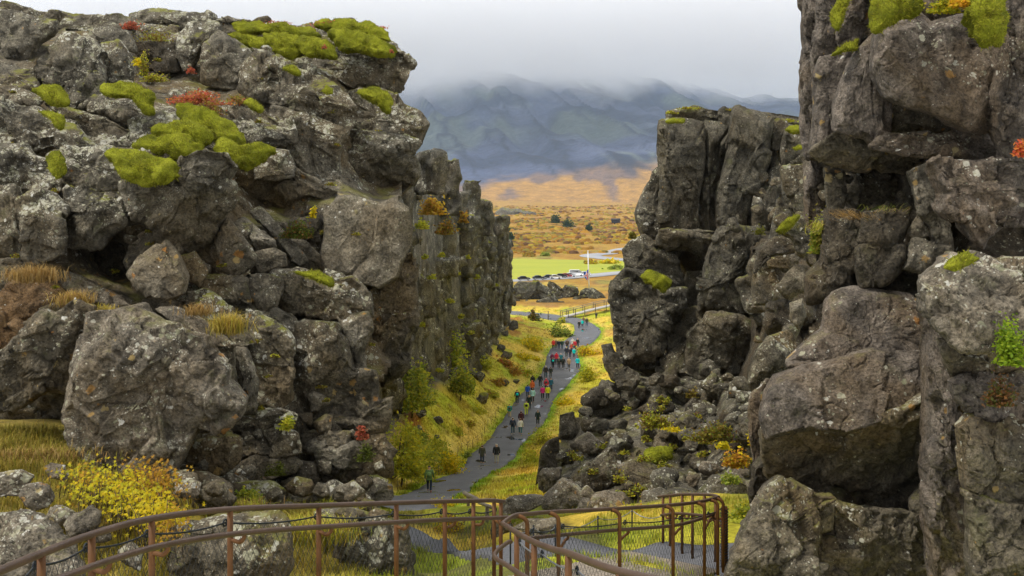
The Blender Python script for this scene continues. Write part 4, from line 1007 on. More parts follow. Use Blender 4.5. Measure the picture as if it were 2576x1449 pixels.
moss([("2093,139 2124,107 2163,95 2158,128 2122,131", 16.6)], 'moss wedge on a ledge of the right cliff beside the pale ridge'); moss([("2430,30 2460,-40 2528,-40 2534,79 2521,118 2472,120 2451,92", 14.5, dict(lean=.2, t=.7))], 'large dark moss clump hanging beside the yellow leaved plant')
moss([("1974,325 1990,314 2022,318 2024,334 1990,337", 38.6)], 'pale moss cap on a block at the right of the columned cliff'); moss([("1992,372 2010,363 2024,372 2000,380", 38.4)], 'small moss cap under the pale one on the columned cliff')
moss([("1950,583 1985,550 2014,538 2002,558 1965,587", 26.0)], 'thin moss line along a rounded rock between the two right cliffs'); moss([("1613,694 1636,686 1670,693 1689,712 1668,733 1642,727", 36.6)], 'dark green moss clump on the bulging lower rock of the columned cliff')
moss([("2375,674 2403,643 2435,632 2466,650 2440,671 2398,679", 11.2)], 'bright moss cushion on top of the lichen covered boulder at the right'); moss([("1623,1143 1643,1128 1690,1126 1692,1151 1657,1167 1628,1164", 29.8)], 'olive moss cushion in the middle of the rubble slope')
moss([("1674,306 1690,297 1724,300 1722,310 1680,311", 39.6)], 'yellow moss on the step at the top corner of the columned cliff')
# ------------------------------------------------------------------ leaves, grass, shrubs, trees
def leaf_cloud(P, size, col, rs, flat=.3):
    n = len(P); size = np.broadcast_to(size, (n,)) * rs.uniform(.7, 1.3, n)
    a = rs.normal(size=(n, 3)); a[:, 2] *= .7; a /= np.linalg.norm(a, axis=1, keepdims=True)
    b = np.cross(a, rs.normal(size=(n, 3)) + np.array([0, 0, 1e-3])); b /= np.linalg.norm(b, axis=1, keepdims=True)
    s = size[:, None]
    V = np.stack([P - a * s * .5, P + b * s * .28, P + a * s * .5, P - b * s * .28], 1).reshape(-1, 3)
    return V, np.arange(4 * n).reshape(-1, 4), np.repeat(col, 4, 0)

def pal(cols, n, rs, var=.22):
    c = np.array(cols)[rs.integers(0, len(cols), n)]
    return np.clip(c * (1 + var * rs.uniform(-1, 1, (n, 1))), 0, 1)

YEL = [(.80, .62, .02), (.84, .62, .02), (.64, .54, .02), (.46, .46, .02)]
GRN = [(.28, .36, .05), (.37, .42, .06), (.20, .28, .035), (.42, .42, .07)]
YGR = [(.54, .52, .04), (.44, .47, .04), (.60, .53, .04), (.34, .38, .04)]
ORG = [(.50, .26, .03), (.48, .34, .03), (.40, .18, .03), (.30, .24, .04)]
RED = [(.55, .13, .07), (.60, .20, .10), (.42, .10, .06), (.34, .14, .06)]
HEA = [(.24, .17, .03), (.28, .22, .03), (.20, .10, .03), (.30, .27, .03)]
DGR = [(.05, .085, .03), (.07, .11, .035), (.04, .065, .03)]
DRY = [(.42, .27, .08), (.36, .21, .06), (.48, .33, .12)]

def clumps(base, w, d, h, n, rs, nc=9, lift=.1, tight=.3):
    """points in a ragged crown made of several uneven clumps"""
    cc = rs.normal(size=(nc, 3)); cc /= np.linalg.norm(cc, axis=1, keepdims=True); cc *= rs.uniform(.35, .85, (nc, 1)); cc[:, 2] = np.abs(cc[:, 2]) * 1.1 - .1
    k = rs.integers(0, nc, n); p = cc[k] + rs.normal(size=(n, 3)) * tight * rs.uniform(.5, 1.2, (nc, 1))[k]
    p[:, 2] = np.clip(p[:, 2], -.05, 1.25)
    return base + np.stack([p[:, 0] * w / 2, p[:, 1] * d / 2, lift * h + p[:, 2] * h * .8], 1), base + np.stack([cc[:, 0] * w / 2, cc[:, 1] * d / 2, lift * h + cc[:, 2] * h * .8], 1)

def shrub(name, base, w, h, cols, n, size, label, cat='shrub', group=None, seed=1, nc=9, stem=True, tight=.3, d=None, trunk=False, var=.22):
    rs = np.random.default_rng(seed); base = np.asarray(base, float)
    P, cc = clumps(base, w, d or w, h, n, rs, nc, .3 if trunk else .08, tight)
    V, Q, col = leaf_cloud(P, size, pal(cols, n, rs, var), rs)
    root = empty(name, base, label, cat, group)
    if stem:
        ps = []
        if trunk: ps.append(tube(spline([base - [0, 0, .2], base + [.03 * w, 0, .25 * h], base + [-.02 * w, 0, .55 * h], base + [.01 * w, 0, .85 * h]], 4), np.linspace(.045, .012, 13) * max(h, 1) * .45, 6))
        for c in cc[:10]:
            st = base + [0, 0, (.25 * h if trunk else 0)]; mid = (st + c) / 2 + rs.normal(size=3) * .06 * w
            ps.append(tube(spline([st, mid, c], 3), np.linspace(.018, .005, 7) * max(h, .5) * .7, 5))
        mk('trunk' if trunk else 'stem', *merge(ps), M['bark'], root)
    mk('crown' if trunk else 'foliage', V, Q, M['leaf'], root, smooth=False, col=col)
    return root
M['bark'] = plain_material("bark", (.11, .085, .06), .9, var=.35, scale=14)

def px(Y): return Y / F
def sh_ground(name, u, v, wpx, hpx, cols, n, size, label, **kw):
    p = hit(u, v, kw.pop('lo', 40)); k = p[1] / F
    return shrub(name, p - [0, 0, .1], wpx * k, hpx * k, cols, n, size, label, seed=int(u * 7 + v), **kw)
def sh_cliff(name, u, v, Y, wpx, hpx, cols, n, size, label, **kw):
    return shrub(name, at(u, v, Y), wpx * Y / F, hpx * Y / F, cols, n, size, label, seed=int(u * 7 + v), d=kw.pop('d', wpx * Y / F * .7), **kw)

# trees and bushes of the gorge floor
sh_ground('willow_tree', 1035, 1052, 125, 125, YGR + GRN, 3400, .34, 'feathery green willow against the dark near cliff edge, leftmost in the gorge', cat='tree', trunk=True, nc=11, tight=.21)
sh_ground('willow_tree', 1157, 1008, 92, 92, GRN + YGR, 2300, .36, 'slim upright green willow standing free before the gorge wall', cat='tree', trunk=True, nc=9, tight=.2)
sh_ground('willow_tree', 1137, 945, 70, 100, GRN + YGR, 2200, .40, 'tall narrow green tree growing against the foot of the gorge wall', cat='tree', trunk=True, nc=12)
sh_ground('willow_tree', 1008, 1225, 165, 160, YGR + [(.62, .54, .03)], 4600, .26, 'large yellow green willow beside the path behind the near cliff', cat='tree', trunk=True, nc=12, tight=.2)
sh_ground('bush', 1075, 1180, 130, 85, YGR + GRN, 2600, .22, 'wide green bush by the wire fence left of the path')
sh_ground('bush', 1128, 1192, 80, 55, YEL, 1500, .20, 'bright yellow bush at the path edge beside the green one')
sh_ground('bush', 1045, 1195, 40, 40, YEL, 600, .20, 'small yellow bush between willow and wire fence')
sh_ground('bush', 1355, 1118, 75, 55, ORG[3:] + YGR, 1500, .20, 'loose olive bush on the right verge next to the walker in black')
sh_ground('bush', 1335, 1165, 60, 45, YGR, 1100, .20, 'low yellow green bush at the right verge beside the rubble')
sh_ground('bush', 1412, 846, 62, 42, GRN + DGR[:1], 1300, .5, 'round dark green bush on the inside of the path bend')
sh_ground('bush', 1345, 806, 34, 30, DGR + HEA, 500, .55, 'small dark bush beside the far arm of the path'); sh_ground('bush', 1412, 812, 22, 18, YGR, 300, .5, 'small pale bush behind the round green bush')
sh_ground('bush', 1335, 875, 90, 28, YEL, 1500, .42, 'long bright yellow bush left of the tour group'); sh_ground('bush', 1310, 900, 50, 18, YEL, 700, .42, 'flat yellow bush just below the long yellow one')
sh_ground('bush', 1482, 892, 62, 22, YEL + ORG[:2], 1100, .42, 'golden hedge like bush right of the tour group'); sh_ground('bush', 1478, 958, 56, 38, YEL[2:] + YGR, 1100, .34, 'rounded yellow green bush on the right verge below the tour group')
sh_ground('bush', 1430, 1015, 70, 24, YEL, 900, .28, 'low golden bush on the right verge beside the pair in pink and yellow'); sh_ground('bush', 1322, 945, 60, 22, YGR, 600, .36, 'low green bush on the left verge beside the dark walkers')
sh_ground('bush', 1290, 938, 60, 22, ORG, 600, .36, 'rusty orange bush among the stones below the gorge wall'); sh_ground('bush', 1265, 918, 50, 24, ORG + RED[:1], 600, .4, 'reddish bush at the foot of the gorge wall'); sh_ground('bush', 1215, 925, 46, 34, YGR, 600, .38, 'yellow green bush hugging the gorge wall foot')
sh_ground('bush', 1112, 1272, 70, 34, YEL + ORG[:1], 1300, .10, 'yellow bush beyond the handrail beside the wooden rail', lo=24); sh_ground('bush', 1128, 1335, 80, 50, YEL + ORG, 1500, .09, 'orange yellow bush seen through the railing net', lo=20)
sh_ground('bush', 1172, 1150, 30, 20, GRN, 300, .2, 'little green bush at the bend of the path edge')
for u, v, w, h, cols, n, lab in ((1095, 1130, 60, 30, YGR, 900, 'rounded yellow green shrub in the middle of the left bank'), (1060, 1110, 50, 34, GRN, 900, 'rounded green shrub below the leftmost willow'), (1150, 1090, 46, 22, YGR, 600, 'low pale shrub on the bank above the yellow path bush'),
  (1200, 1040, 44, 22, YEL[2:] + YGR, 600, 'low yellowish shrub below the broad flat boulder'), (1240, 1000, 40, 20, YGR, 500, 'low shrub on the bank level with the cyan backpack'), (1180, 1070, 36, 18, ORG + YGR, 450, 'rust tinged shrub on the left bank'), (1110, 1165, 56, 40, GRN + YGR, 1000, 'soft green shrub just behind the bright yellow path bush'),
  (1250, 965, 44, 20, ORG, 500, 'orange shrub below the scree of the gorge wall'), (1230, 990, 30, 14, RED[1:] + ORG, 300, 'small red shrub in the grass below the scree'), (1345, 905, 40, 14, YEL, 450, 'small yellow shrub at the left path edge beside the tour group'), (1030, 1100, 50, 40, YGR, 900, 'bushy yellow green shrub between the two left willows')):
    sh_ground('bush', u, v, w, h, cols, n, .24 if v > 1030 else .34, lab)
# on the far wall
sh_cliff('bush', 1085, 540, 99.5, 60, 48, ORG[:2] + [(.55, .36, .04)], 900, .34, 'orange bush high on the face of the gorge wall'); sh_cliff('bush', 1120, 590, 104, 60, 45, HEA + ORG[:1], 700, .34, 'brown heather clump under the orange bush on the gorge wall')
sh_cliff('bush', 1062, 575, 97, 40, 24, YGR, 300, .3, 'yellow green ledge plant left of the orange bush'); sh_cliff('bush', 1165, 560, 120, 20, 40, ORG, 260, .4, 'small orange bush on the gorge wall below the free standing block')
def ground_cover(name, spots, cols, label):
    """low growth nobody could count: one mass of small leaves"""
    rs = np.random.default_rng(len(spots)); Vs, Fs, Cs, o_ = [], [], [], 0
    for u, v, Y, w, h, n, size in spots:
        k = Y / F; P, _ = clumps(at(u, v, Y), w * k, w * k * .6, h * k, n, rs, 6, .05, .3); V, Q, c_ = leaf_cloud(P, size, pal(cols, n, rs), rs)
        Vs.append(V); Fs.append(Q + o_); Cs.append(c_); o_ += len(V)
    o = mk(name, np.concatenate(Vs), np.concatenate(Fs), M['leaf'], smooth=False, col=np.concatenate(Cs)); tag(o, label, 'moss', kind='stuff')
ground_cover('ledge_moss', [(u, v, np.interp(u, [1020, 1100, 1200, 1285], [95, 114, 141, 214]) - 1.5, 22, 10, 120, .35) for u, v in ((1110, 645), (1090, 700), (1150, 690), (1175, 650), (1130, 760), (1200, 700), (1105, 935), (1225, 610), (1070, 650), (1215, 780), (1245, 720), (1060, 820), (1160, 800), (1185, 840))], YGR, 'yellow green moss tufts dotted over the ledges of the gorge wall')

# pines and shrubs of the plain
for u, v, w, h, lab in ((1400, 566, 24, 24, 'leftmost of the two touching dark pines on the orange plain'), (1427, 574, 30, 20, 'rightmost of the two touching dark pines on the orange plain'), (1481, 581, 18, 13, 'single dark pine on the orange plain further right'), (1283, 608, 26, 30, 'dark pine clump half hidden by the end of the gorge wall')):
    sh_ground('pine_tree', u, v, w, h, DGR, 500, 2.2, lab, cat='tree', trunk=True, lo=400, nc=8)
for u, v, w, h, cols, lab in ((1600, 678, 40, 16, GRN, 'large round green bush beside the pale road on the plain'), (1548, 679, 38, 11, GRN, 'flat green bush at the far side of the hay field'), (1535, 664, 38, 12, YEL, 'yellow bush behind the flagpole tip at the road'), (1485, 665, 30, 12, YEL + ORG, 'orange yellow bush at the far edge of the hay field'),
                              (1330, 645, 30, 12, ORG, 'orange bush at the far left corner of the hay field'), (1372, 644, 20, 10, GRN, 'small green bush at the far edge of the hay field'), (1345, 718, 16, 12, HEA, 'brown bush by the road in front of the hay field'), (1557, 736, 34, 9, YGR, 'pale green bush on the heath right of the flagpole'),
                              (1590, 640, 30, 12, YEL, 'yellow bush beside the pale bend of the road')):
    sh_ground('bush', u, v, w, h, cols, 420, 1.5 if v > 690 else 2.0, lab, lo=255)
# heath of the plain: one mass nobody could count
rs = np.random.default_rng(77); n = 5200
Yh = np.exp(rs.uniform(math.log(560), math.log(2600), n)); Xh = rs.uniform(-.06, .14, n) * Yh
Ph = np.stack([Xh, Yh, ground(Xh, Yh)], 1); cl = fbm(Ph / np.array([30., 60., 1e9]), 3, 88); ok = cl > -.15; Ph = Ph[ok]; n = len(Ph)
sz = rs.uniform(.6, 1.9, n) * (1 + Yh[ok] / 2500); a = np.linspace(0, 2 * np.pi, 7, endpoint=False)
ringv = np.stack([np.cos(a), np.sin(a), 0 * a], 1); dome = np.concatenate([ringv * [1, 1, 0] - [0, 0, .15], ringv * .75 + [0, 0, .5], [[0, 0, .75]]])
V = (Ph[:, None, :] + dome[None] * (sz[:, None, None] * np.array([1.3, 1.3, 1.1])) * (1 + .35 * rs.uniform(-1, 1, (n, 15, 1)))).reshape(-1, 3)
q = np.concatenate([[[i, (i + 1) % 7, 7 + (i + 1) % 7, 7 + i] for i in range(7)]]); t3 = np.array([[7 + i, 7 + (i + 1) % 7, 14] for i in range(7)])
off = (np.arange(n) * 15)[:, None, None]
col = np.repeat(pal([(.48, .30, .03), (.52, .38, .04), (.44, .22, .03), (.36, .30, .05), (.26, .13, .05), (.50, .27, .03)], n, rs, .3), 15, 0)
o = mk('heath', V, [(q[None] + off).reshape(-1, 4), (t3[None] + off).reshape(-1, 3)], M['leaf'], col=col); tag(o, 'orange and yellow autumn heath scrub covering the valley plain', 'heath', kind='stuff')

# ---- plants on the cliffs
PC = lambda u, v, Y, w, h, cols, n, s, lab, **kw: sh_cliff('cliff_plant', u, v, Y, w, h, cols, n, s, lab, cat='plant', group='plants on the cliffs', **kw)
PC(500, 262, 25.2, 150, 40, RED + ORG[:1], 1700, .07, 'red heather patch spread on the ledge of the left cliff', nc=16, tight=.22); PC(600, 262, 25.8, 70, 22, HEA + RED[1:2], 500, .06, 'brown red heather at the right end of the red patch')
PC(520, 290, 24.6, 90, 34, HEA + RED[3:], 800, .06, 'brown heather hanging below the red patch'); PC(325, 75, 31.0, 55, 26, RED, 500, .07, 'red heather in the skyline notch of the left cliff')
PC(395, 108, 29.8, 100, 42, HEA + YGR[3:], 1300, .06, 'olive heather filling the hollow under the skyline'); PC(345, 165, 26.0, 26, 22, YEL, 200, .08, 'small yellow sprig in the crack left of the dark block')
PC(385, 205, 27.4, 70, 26, HEA + YGR, 700, .06, 'olive heather strip leading down to the red patch'); PC(480, 185, 28.0, 22, 18, RED, 140, .07, 'small orange red sprig above the red heather patch')
PC(360, 190, 26.4, 30, 60, HEA + YGR, 500, .06, 'green heather column in the cleft'); PC(820, 66, 31.6, 130, 12, RED, 500, .06, 'thin red heather fringe along the mossy cliff top'); PC(950, 72, 31.2, 40, 10, RED, 160, .06, 'red heather sprigs at the right end of the mossy top')
PC(700, 62, 31.6, 70, 10, RED, 260, .06, 'red heather fringe beside the small dark skyline stone'); PC(985, 133, 29.2, 12, 10, RED, 60, .06, 'single red sprig at the edge of the moss carpet'); PC(815, 122, 28.8, 18, 10, RED, 60, .06, 'tiny red sprig in the middle of the moss carpet')
PC(752, 600, 22.4, 80, 52, [(.12, .16, .02), (.17, .20, .02), (.10, .11, .02), (.22, .12, .03)], 1700, .06, 'dark green crowberry bush on the ledge left of the flat rock face', nc=14); PC(786, 548, 22.8, 20, 30, YEL, 120, .08, 'yellow sprig above the dark green ledge bush')
PC(722, 1080, 18.6, 40, 34, YGR, 360, .07, 'yellow green sprig in the dark crack of the lower left cliff'); PC(908, 1105, 19.2, 34, 40, RED, 320, .07, 'red leaved sprig near the foot of the left cliff')
PC(915, 1160, 19.0, 40, 50, [(.14, .17, .02), (.10, .12, .02)], 500, .05, 'dark moss plant under the red leaved sprig'); PC(690, 1195, 18.2, 50, 36, [(.14, .16, .02), (.10, .11, .02)], 500, .05, 'dark green plant among the blocks at the cliff foot'); PC(620, 1255, 16.8, 60, 30, GRN + YGR, 500, .06, 'green tuft on the stone above the handrail')
PC(2375, 32, 14.6, 75, 40, [(.40, .40, .02), (.30, .32, .02), (.55, .42, .02)], 900, .06, 'yellow green leaved plant on top of the right boulder', nc=12); PC(2415, 16, 14.4, 40, 30, [(.65, .45, .02), (.68, .36, .03)], 300, .07, 'orange yellow leaves beside the hanging dark moss'); PC(2570, 395, 14.2, 40, 46, [(.70, .14, .07), (.65, .24, .05)], 320, .06, 'bright red leaves at the right picture edge')
PC(2062, 640, 17.4, 50, 120, [(.30, .32, .03), (.22, .28, .03), (.36, .30, .05)], 1300, .06, 'green plant hanging in the crack of the right cliff', nc=16, d=.3); PC(2545, 920, 11.0, 70, 120, [(.22, .32, .015), (.16, .26, .015), (.28, .36, .02)], 1500, .05, 'vivid green fern like plant on the right edge boulder', nc=14, d=.35); PC(2520, 1020, 11.4, 70, 90, [(.16, .08, .03), (.10, .10, .02), (.22, .10, .03)], 900, .045, 'rusty brown moss trail under the vivid green plant', nc=14, d=.3)
PC(1650, 1075, 31.4, 80, 52, YGR + HEA, 900, .10, 'yellow green grassy plants high on the rubble slope'); PC(1690, 1082, 31.0, 60, 10, YEL, 260, .09, 'line of yellow leaves on the flat slab in the rubble'); PC(1800, 1110, 27.8, 110, 50, [(.16, .19, .03), (.24, .22, .03)] + HEA, 1300, .09, 'green brown plants on the right of the rubble slope', nc=14)
PC(1858, 1175, 24.6, 70, 52, ORG + [(.62, .30, .04)] + YEL[:1], 900, .09, 'orange leaved shrub at the right of the rubble slope'); PC(1815, 1130, 26.6, 40, 20, YEL, 200, .09, 'yellow leaves above the orange shrub'); PC(1895, 1120, 21.4, 24, 40, YEL + ORG, 220, .08, 'yellow orange leaves against the dark right boulder'); PC(1840, 1215, 24.2, 50, 30, GRN, 420, .08, 'green tuft below the orange shrub')
PC(1560, 1215, 28.0, 30, 24, YGR + HEA, 200, .08, 'olive tuft between the two big rubble boulders'); PC(1610, 1320, 23.0, 70, 60, YGR + ORG[:1], 700, .09, 'yellow green tuft behind the railing at the rubble foot'); PC(1860, 1300, 20.0, 60, 50, GRN + YGR, 700, .07, 'green plants beside the end post of the railing'); PC(1740, 1000, 33.6, 30, 24, HEA, 200, .1, 'brown plant in a crack at the top of the rubble')
PC(1910, 590, 33.0, 26, 24, [(.15, .15, .02)], 200, .08, 'dark moss plant in the crack of the columned cliff'); PC(1595, 600, 38.2, 30, 16, [(.16, .15, .02), (.24, .2, .03)], 200, .09, 'olive plant on the left shoulder of the columned cliff')
for u, v, w, lab in ((1735, 270, 60, 'moss fringe on the left summit block of the columned cliff'), (1850, 274, 50, 'heather fringe on the middle of the columned cliff top'), (1900, 288, 60, 'moss fringe on the sloping part of the columned cliff top'), (1980, 302, 50, 'heather fringe where the columned cliff top meets the right cliff'), (1690, 282, 30, 'small moss fringe at the upper left corner of the columned cliff')):
    PC(u, v + 4, 41.2, w, 7, YGR + HEA, 200, .1, lab, stem=False)
rs9 = np.random.default_rng(19); sp1, sp2 = [], []
for k in range(40):
    u, v = rs9.uniform(1430, 1890), rs9.uniform(985, 1270)
    if v < 1130 - (u - 1430) * .35 - 60 or (u < 1480 and v < 1060): continue
    sp1.append((u, v, float(depth_at(np.array([[u, v]]), 'rubble_slope')[0]) - .55, rs9.uniform(18, 46), rs9.uniform(10, 20), 170, .08))
for k in range(46):
    u, v = rs9.uniform(20, 980), rs9.uniform(120, 1040); sp2.append((u, v, float(depth_at(np.array([[u, v]]), 'cliff_left')[0]) - .3, rs9.uniform(14, 34), rs9.uniform(6, 12), 130, .05))
ground_cover('rubble_heather', sp1, HEA + YGR + [(.13, .15, .03)], 'low heather and moss growing between the stones of the rubble slope')
ground_cover('joint_moss', sp2, HEA + YGR[:1] + [(.13, .15, .03), (.2, .22, .03)], 'small moss and heather tufts in the joints of the left cliff')

# yellow bush with star shaped leaves by the handrail
def star_leaves(P, size, col, rs):
    n = len(P); k = 5; a0 = rs.uniform(0, 6.28, n); nrm = rs.normal(size=(n, 3)) * .5 + np.array([0, -.75, .65]); nrm /= np.linalg.norm(nrm, axis=1, keepdims=True)
    t = np.cross(nrm, [0, 0, 1.0]); t /= np.linalg.norm(t, axis=1, keepdims=True); b_ = np.cross(nrm, t); size = size * rs.uniform(.6, 1.25, n)
    V = [P]; 
    for j in range(2 * k):
        ang = a0 + j * math.pi / k; r = size * (.5 if j % 2 == 0 else .17)
        V.append(P + (np.cos(ang) * r)[:, None] * t + (np.sin(ang) * r)[:, None] * b_ - nrm * (size * (.06 if j % 2 == 0 else -.02))[:, None])
    V = np.stack(V, 1).reshape(-1, 3); base = (np.arange(n) * (2 * k + 1))[:, None, None]
    T = np.array([[0, 1 + j, 1 + (j + 1) % (2 * k)] for j in range(2 * k)]); return V, (T[None] + base).reshape(-1, 3), np.repeat(col, 2 * k + 1, 0)
rs = np.random.default_rng(3); root = empty('leafy_bush', at(310, 1330, 13.0), 'bright yellow bush with star shaped leaves above the left handrail', 'shrub'); ps, Vs, Fs, Cs, o_ = [], [], [], [], 0
for (u, v, Y, w, h, cols, n) in ((315, 1255, 13.7, 200, 95, [(.16, .13, .02), (.22, .20, .02), (.30, .18, .02)], 700), (310, 1245, 13.4, 180, 85, [(.70, .52, .015), (.66, .56, .02), (.58, .54, .03)], 760), (225, 1205, 14.2, 100, 45, [(.50, .42, .02), (.62, .36, .03), (.44, .42, .03)], 340), (385, 1215, 13.9, 100, 70, [(.52, .27, .03), (.55, .36, .03), (.40, .22, .03)], 600), (390, 1290, 12.8, 120, 60, [(.70, .52, .015), (.60, .50, .02)], 400), (425, 1330, 12.5, 60, 70, [(.58, .34, .03), (.45, .25, .03)], 140)):
    c = at(u, v, Y); k = Y / F; P = c + rs.normal(size=(n, 3)) * [w * k * .33, .22, h * k * .33]; P[:, 2] -= (P[:, 0] - c[0]) * .25
    V, T, cc = star_leaves(P, .066, pal(cols, n, rs, .18), rs); Vs.append(V); Fs.append(T + o_); Cs.append(cc); o_ += len(V)
    for q in P[::9]: g0 = q + [rs.uniform(-.1, .1), .05, -.35]; ps.append(tube([g0, (g0 + q) / 2 + [.02, 0, .03], q], [.006, .005, .003], 4))
mk('foliage', np.concatenate(Vs), np.concatenate(Fs), M['leaf'], root, smooth=False, col=np.concatenate(Cs)); tag(mk('stem', *merge(ps), M['bark'], root), kind='stuff')

# ---- grass
def blades(P, h, w, col, rs, bend=.45, up=None):
    n = len(P); h = np.broadcast_to(h, (n,)) * rs.uniform(.55, 1.3, n); a = rs.uniform(0, 6.28, n); d = np.stack([np.cos(a), np.sin(a), 0 * a], 1); s = np.stack([-d[:, 1], d[:, 0], 0 * a], 1) * (w / 2)
    U = np.array([0, 0, 1.0]) if up is None else up
    b_ = bend * rs.uniform(.2, 1.3, n); m_ = P + U * (h * .55)[:, None] + d * (h * b_ * .3)[:, None]; t = P + U * (h * np.clip(1 - .35 * b_, .3, 1))[:, None] + d * (h * b_)[:, None]
    V = np.stack([P - s, P + s, m_ + s * .75, m_ - s * .75, t], 1).reshape(-1, 3); k = (np.arange(n) * 5)[:, None]
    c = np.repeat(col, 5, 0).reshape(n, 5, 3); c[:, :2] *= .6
    return V, [np.concatenate([k, k + 1, k + 2, k + 3], 1), np.concatenate([k + 3, k + 2, k + 4], 1)], c.reshape(-1, 3)

def meadow(name, label, n, x0, x1, y0, y1, h, w, tint=None, seed=0, keep=None, fan=False, dens=.0, tuft=6, spread=.12, bend=.45):
    rs = np.random.default_rng(seed); m_ = n // tuft
    Y = np.exp(rs.uniform(math.log(y0), math.log(y1), m_)) if fan else rs.uniform(y0, y1, m_); X = rs.uniform(x0, x1, m_) * (Y if fan else 1)
    P = np.stack([X, Y, 0 * X], 1); ok = fbm(P * (.8 if not fan else .35), 3, seed + 5) > dens
    if keep is not None: ok &= keep(X, Y)
    ok &= ~(in_strip(X, Y, PL, PR) | in_strip(X, Y, NL, NR)); X, Y = X[ok], Y[ok]
    X = (X[:, None] + rs.normal(size=(len(X), tuft)) * spread).ravel(); Y = (Y[:, None] + rs.normal(size=(len(Y), tuft)) * spread).ravel()
    ok = ~(in_strip(X, Y, PL, PR) | in_strip(X, Y, NL, NR)); X, Y = X[ok], Y[ok]
    Z = ground(X, Y) - .03; P = np.stack([X, Y, Z], 1); c = ground_colour(X, Y) * (1 + .3 * rs.uniform(-1, 1, (len(X), 1)))
    if tint is not None: tc_ = pal(tint, len(X), rs, .2); q = rs.uniform(.4, 1, (len(X), 1)); c = c * (1 - q) + tc_ * q
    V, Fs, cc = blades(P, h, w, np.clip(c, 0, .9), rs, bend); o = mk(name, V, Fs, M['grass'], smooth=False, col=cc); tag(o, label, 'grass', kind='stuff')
GOLD = [(.58, .42, .07), (.50, .36, .05), (.62, .48, .10), (.40, .30, .05), (.36, .34, .04)]
meadow('long_grass', 'long golden grass around the boulders behind the left handrail', 60000, -9.5, -2.2, 10.5, 18, .24, .010, GOLD[:3] + [(.30, .28, .03), (.24, .18, .03), (.34, .33, .03), (.22, .22, .03)], 1, spread=.06, tuft=10, bend=.8, dens=-.45)
meadow('short_grass', 'short green grass beyond the railing net', 60000, -4.5, 5.5, 11.5, 29, .17, .012, [(.24, .34, .02), (.34, .38, .03), (.46, .40, .05), (.20, .28, .02)], 2, spread=.08, tuft=8)
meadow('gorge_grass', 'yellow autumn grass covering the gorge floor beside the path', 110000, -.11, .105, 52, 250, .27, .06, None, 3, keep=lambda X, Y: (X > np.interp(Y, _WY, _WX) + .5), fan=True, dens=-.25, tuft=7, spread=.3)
# tussocks on the left cliff ledges and right cliff
def tussock(u, v, Y, w, h, cols, n, label, bend=.9, bw=.010, up=None):
    rs = np.random.default_rng(int(u + v)); c = at(u, v, Y); k = Y / F; P = c + np.stack([rs.normal(size=n) * w * k * .3, rs.normal(size=n) * .12, rs.normal(size=n) * .03], 1)
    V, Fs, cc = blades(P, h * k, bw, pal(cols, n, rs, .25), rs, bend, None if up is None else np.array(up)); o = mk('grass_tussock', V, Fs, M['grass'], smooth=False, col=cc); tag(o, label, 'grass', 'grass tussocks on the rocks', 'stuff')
tussock(85, 705, 18.4, 110, 40, DRY, 900, 'straw coloured tussock on the bare brown soil bank'); tussock(185, 765, 17.9, 70, 36, DRY + GOLD[:1], 600, 'straw coloured tussock at the lower end of the soil bank'); tussock(575, 835, 17.4, 70, 50, GOLD + DRY[:1], 700, 'golden tussock in the gully right of the big boulder'); tussock(260, 785, 17.6, 50, 18, GOLD, 260, 'thin grass between the two flat stones'); tussock(500, 790, 18.6, 60, 28, DRY, 400, 'dry grass in the joint of the slanted slab')
tussock(2150, 548, 15.7, 90, 60, [(.42, .24, .06), (.48, .30, .10), (.36, .22, .06)], 170, 'rust coloured wispy grass on the ledge of the right cliff', 1.2, .006, (-.75, -.45, .35)); tussock(2230, 530, 16.0, 100, 40, DRY + GRN, 90, 'thin dry stalks beside the rust coloured grass', 1.3, .006, (.2, -.5, .4)); tussock(2070, 560, 17.0, 50, 60, YGR + DRY, 160, 'green tuft at the left end of the grassy ledge', 1.1, .008, (-.3, -.4, -.4))
tussock(100, 1150, 15.6, 240, 26, DRY + HEA, 700, 'grass below the dark cave at the left'); tussock(780, 1360, 14.8, 160, 60, YGR + GOLD, 1500, 'grass tongue between the two boulders behind the handrail'); tussock(600, 1285, 16.4, 140, 30, YGR + DRY, 700, 'grass strip at the cliff foot above the handrail'); tussock(830, 1290, 17.6, 120, 30, YGR, 600, 'grass at the foot of the cliff right of the strip'); tussock(470, 1400, 13.0, 90, 80, YGR + GOLD, 900, 'grass beside the speckled boulder under the handrail')
# ------------------------------------------------------------------ railings of the boardwalk
m, nt, b = newmat("brown_rail"); M['rail'] = m
g = nt.nodes.new("ShaderNodeNewGeometry"); pos = g.outputs["Position"]
n1 = noise(nt, pos, 3, 4, .6); n2 = noise(nt, pos, 60, 3, .6)
colr = ramp(nt, n1, [(.3, (.062, .036, .021)), (.7, (.098, .058, .036))]); colr = mixc(nt, .4, colr, ramp(nt, n2, [(.3, (.6, .6, .6)), (.65, (1.2, 1.2, 1.2))]), 'MULTIPLY')
nt.links.new(colr, b.inputs["Base Color"]); b.inputs["Roughness"].default_value = .45; b.inputs["Specular IOR Level"].default_value = .35
bp = nd(nt, "Bump", Strength=.25, Distance=.003); nt.links.new(n2, bp.inputs["Height"]); nt.links.new(bp.outputs[0], b.inputs["Normal"])
m, nt, b = newmat("brown_post"); M['post'] = m
g = nt.nodes.new("ShaderNodeNewGeometry"); n1 = noise(nt, g.outputs["Position"], 7, 5, .65)
nt.links.new(ramp(nt, n1, [(.3, (.085, .034, .009)), (.7, (.150, .064, .017))]), b.inputs["Base Color"]); b.inputs["Roughness"].default_value = .55; b.inputs["Specular IOR Level"].default_value = .25
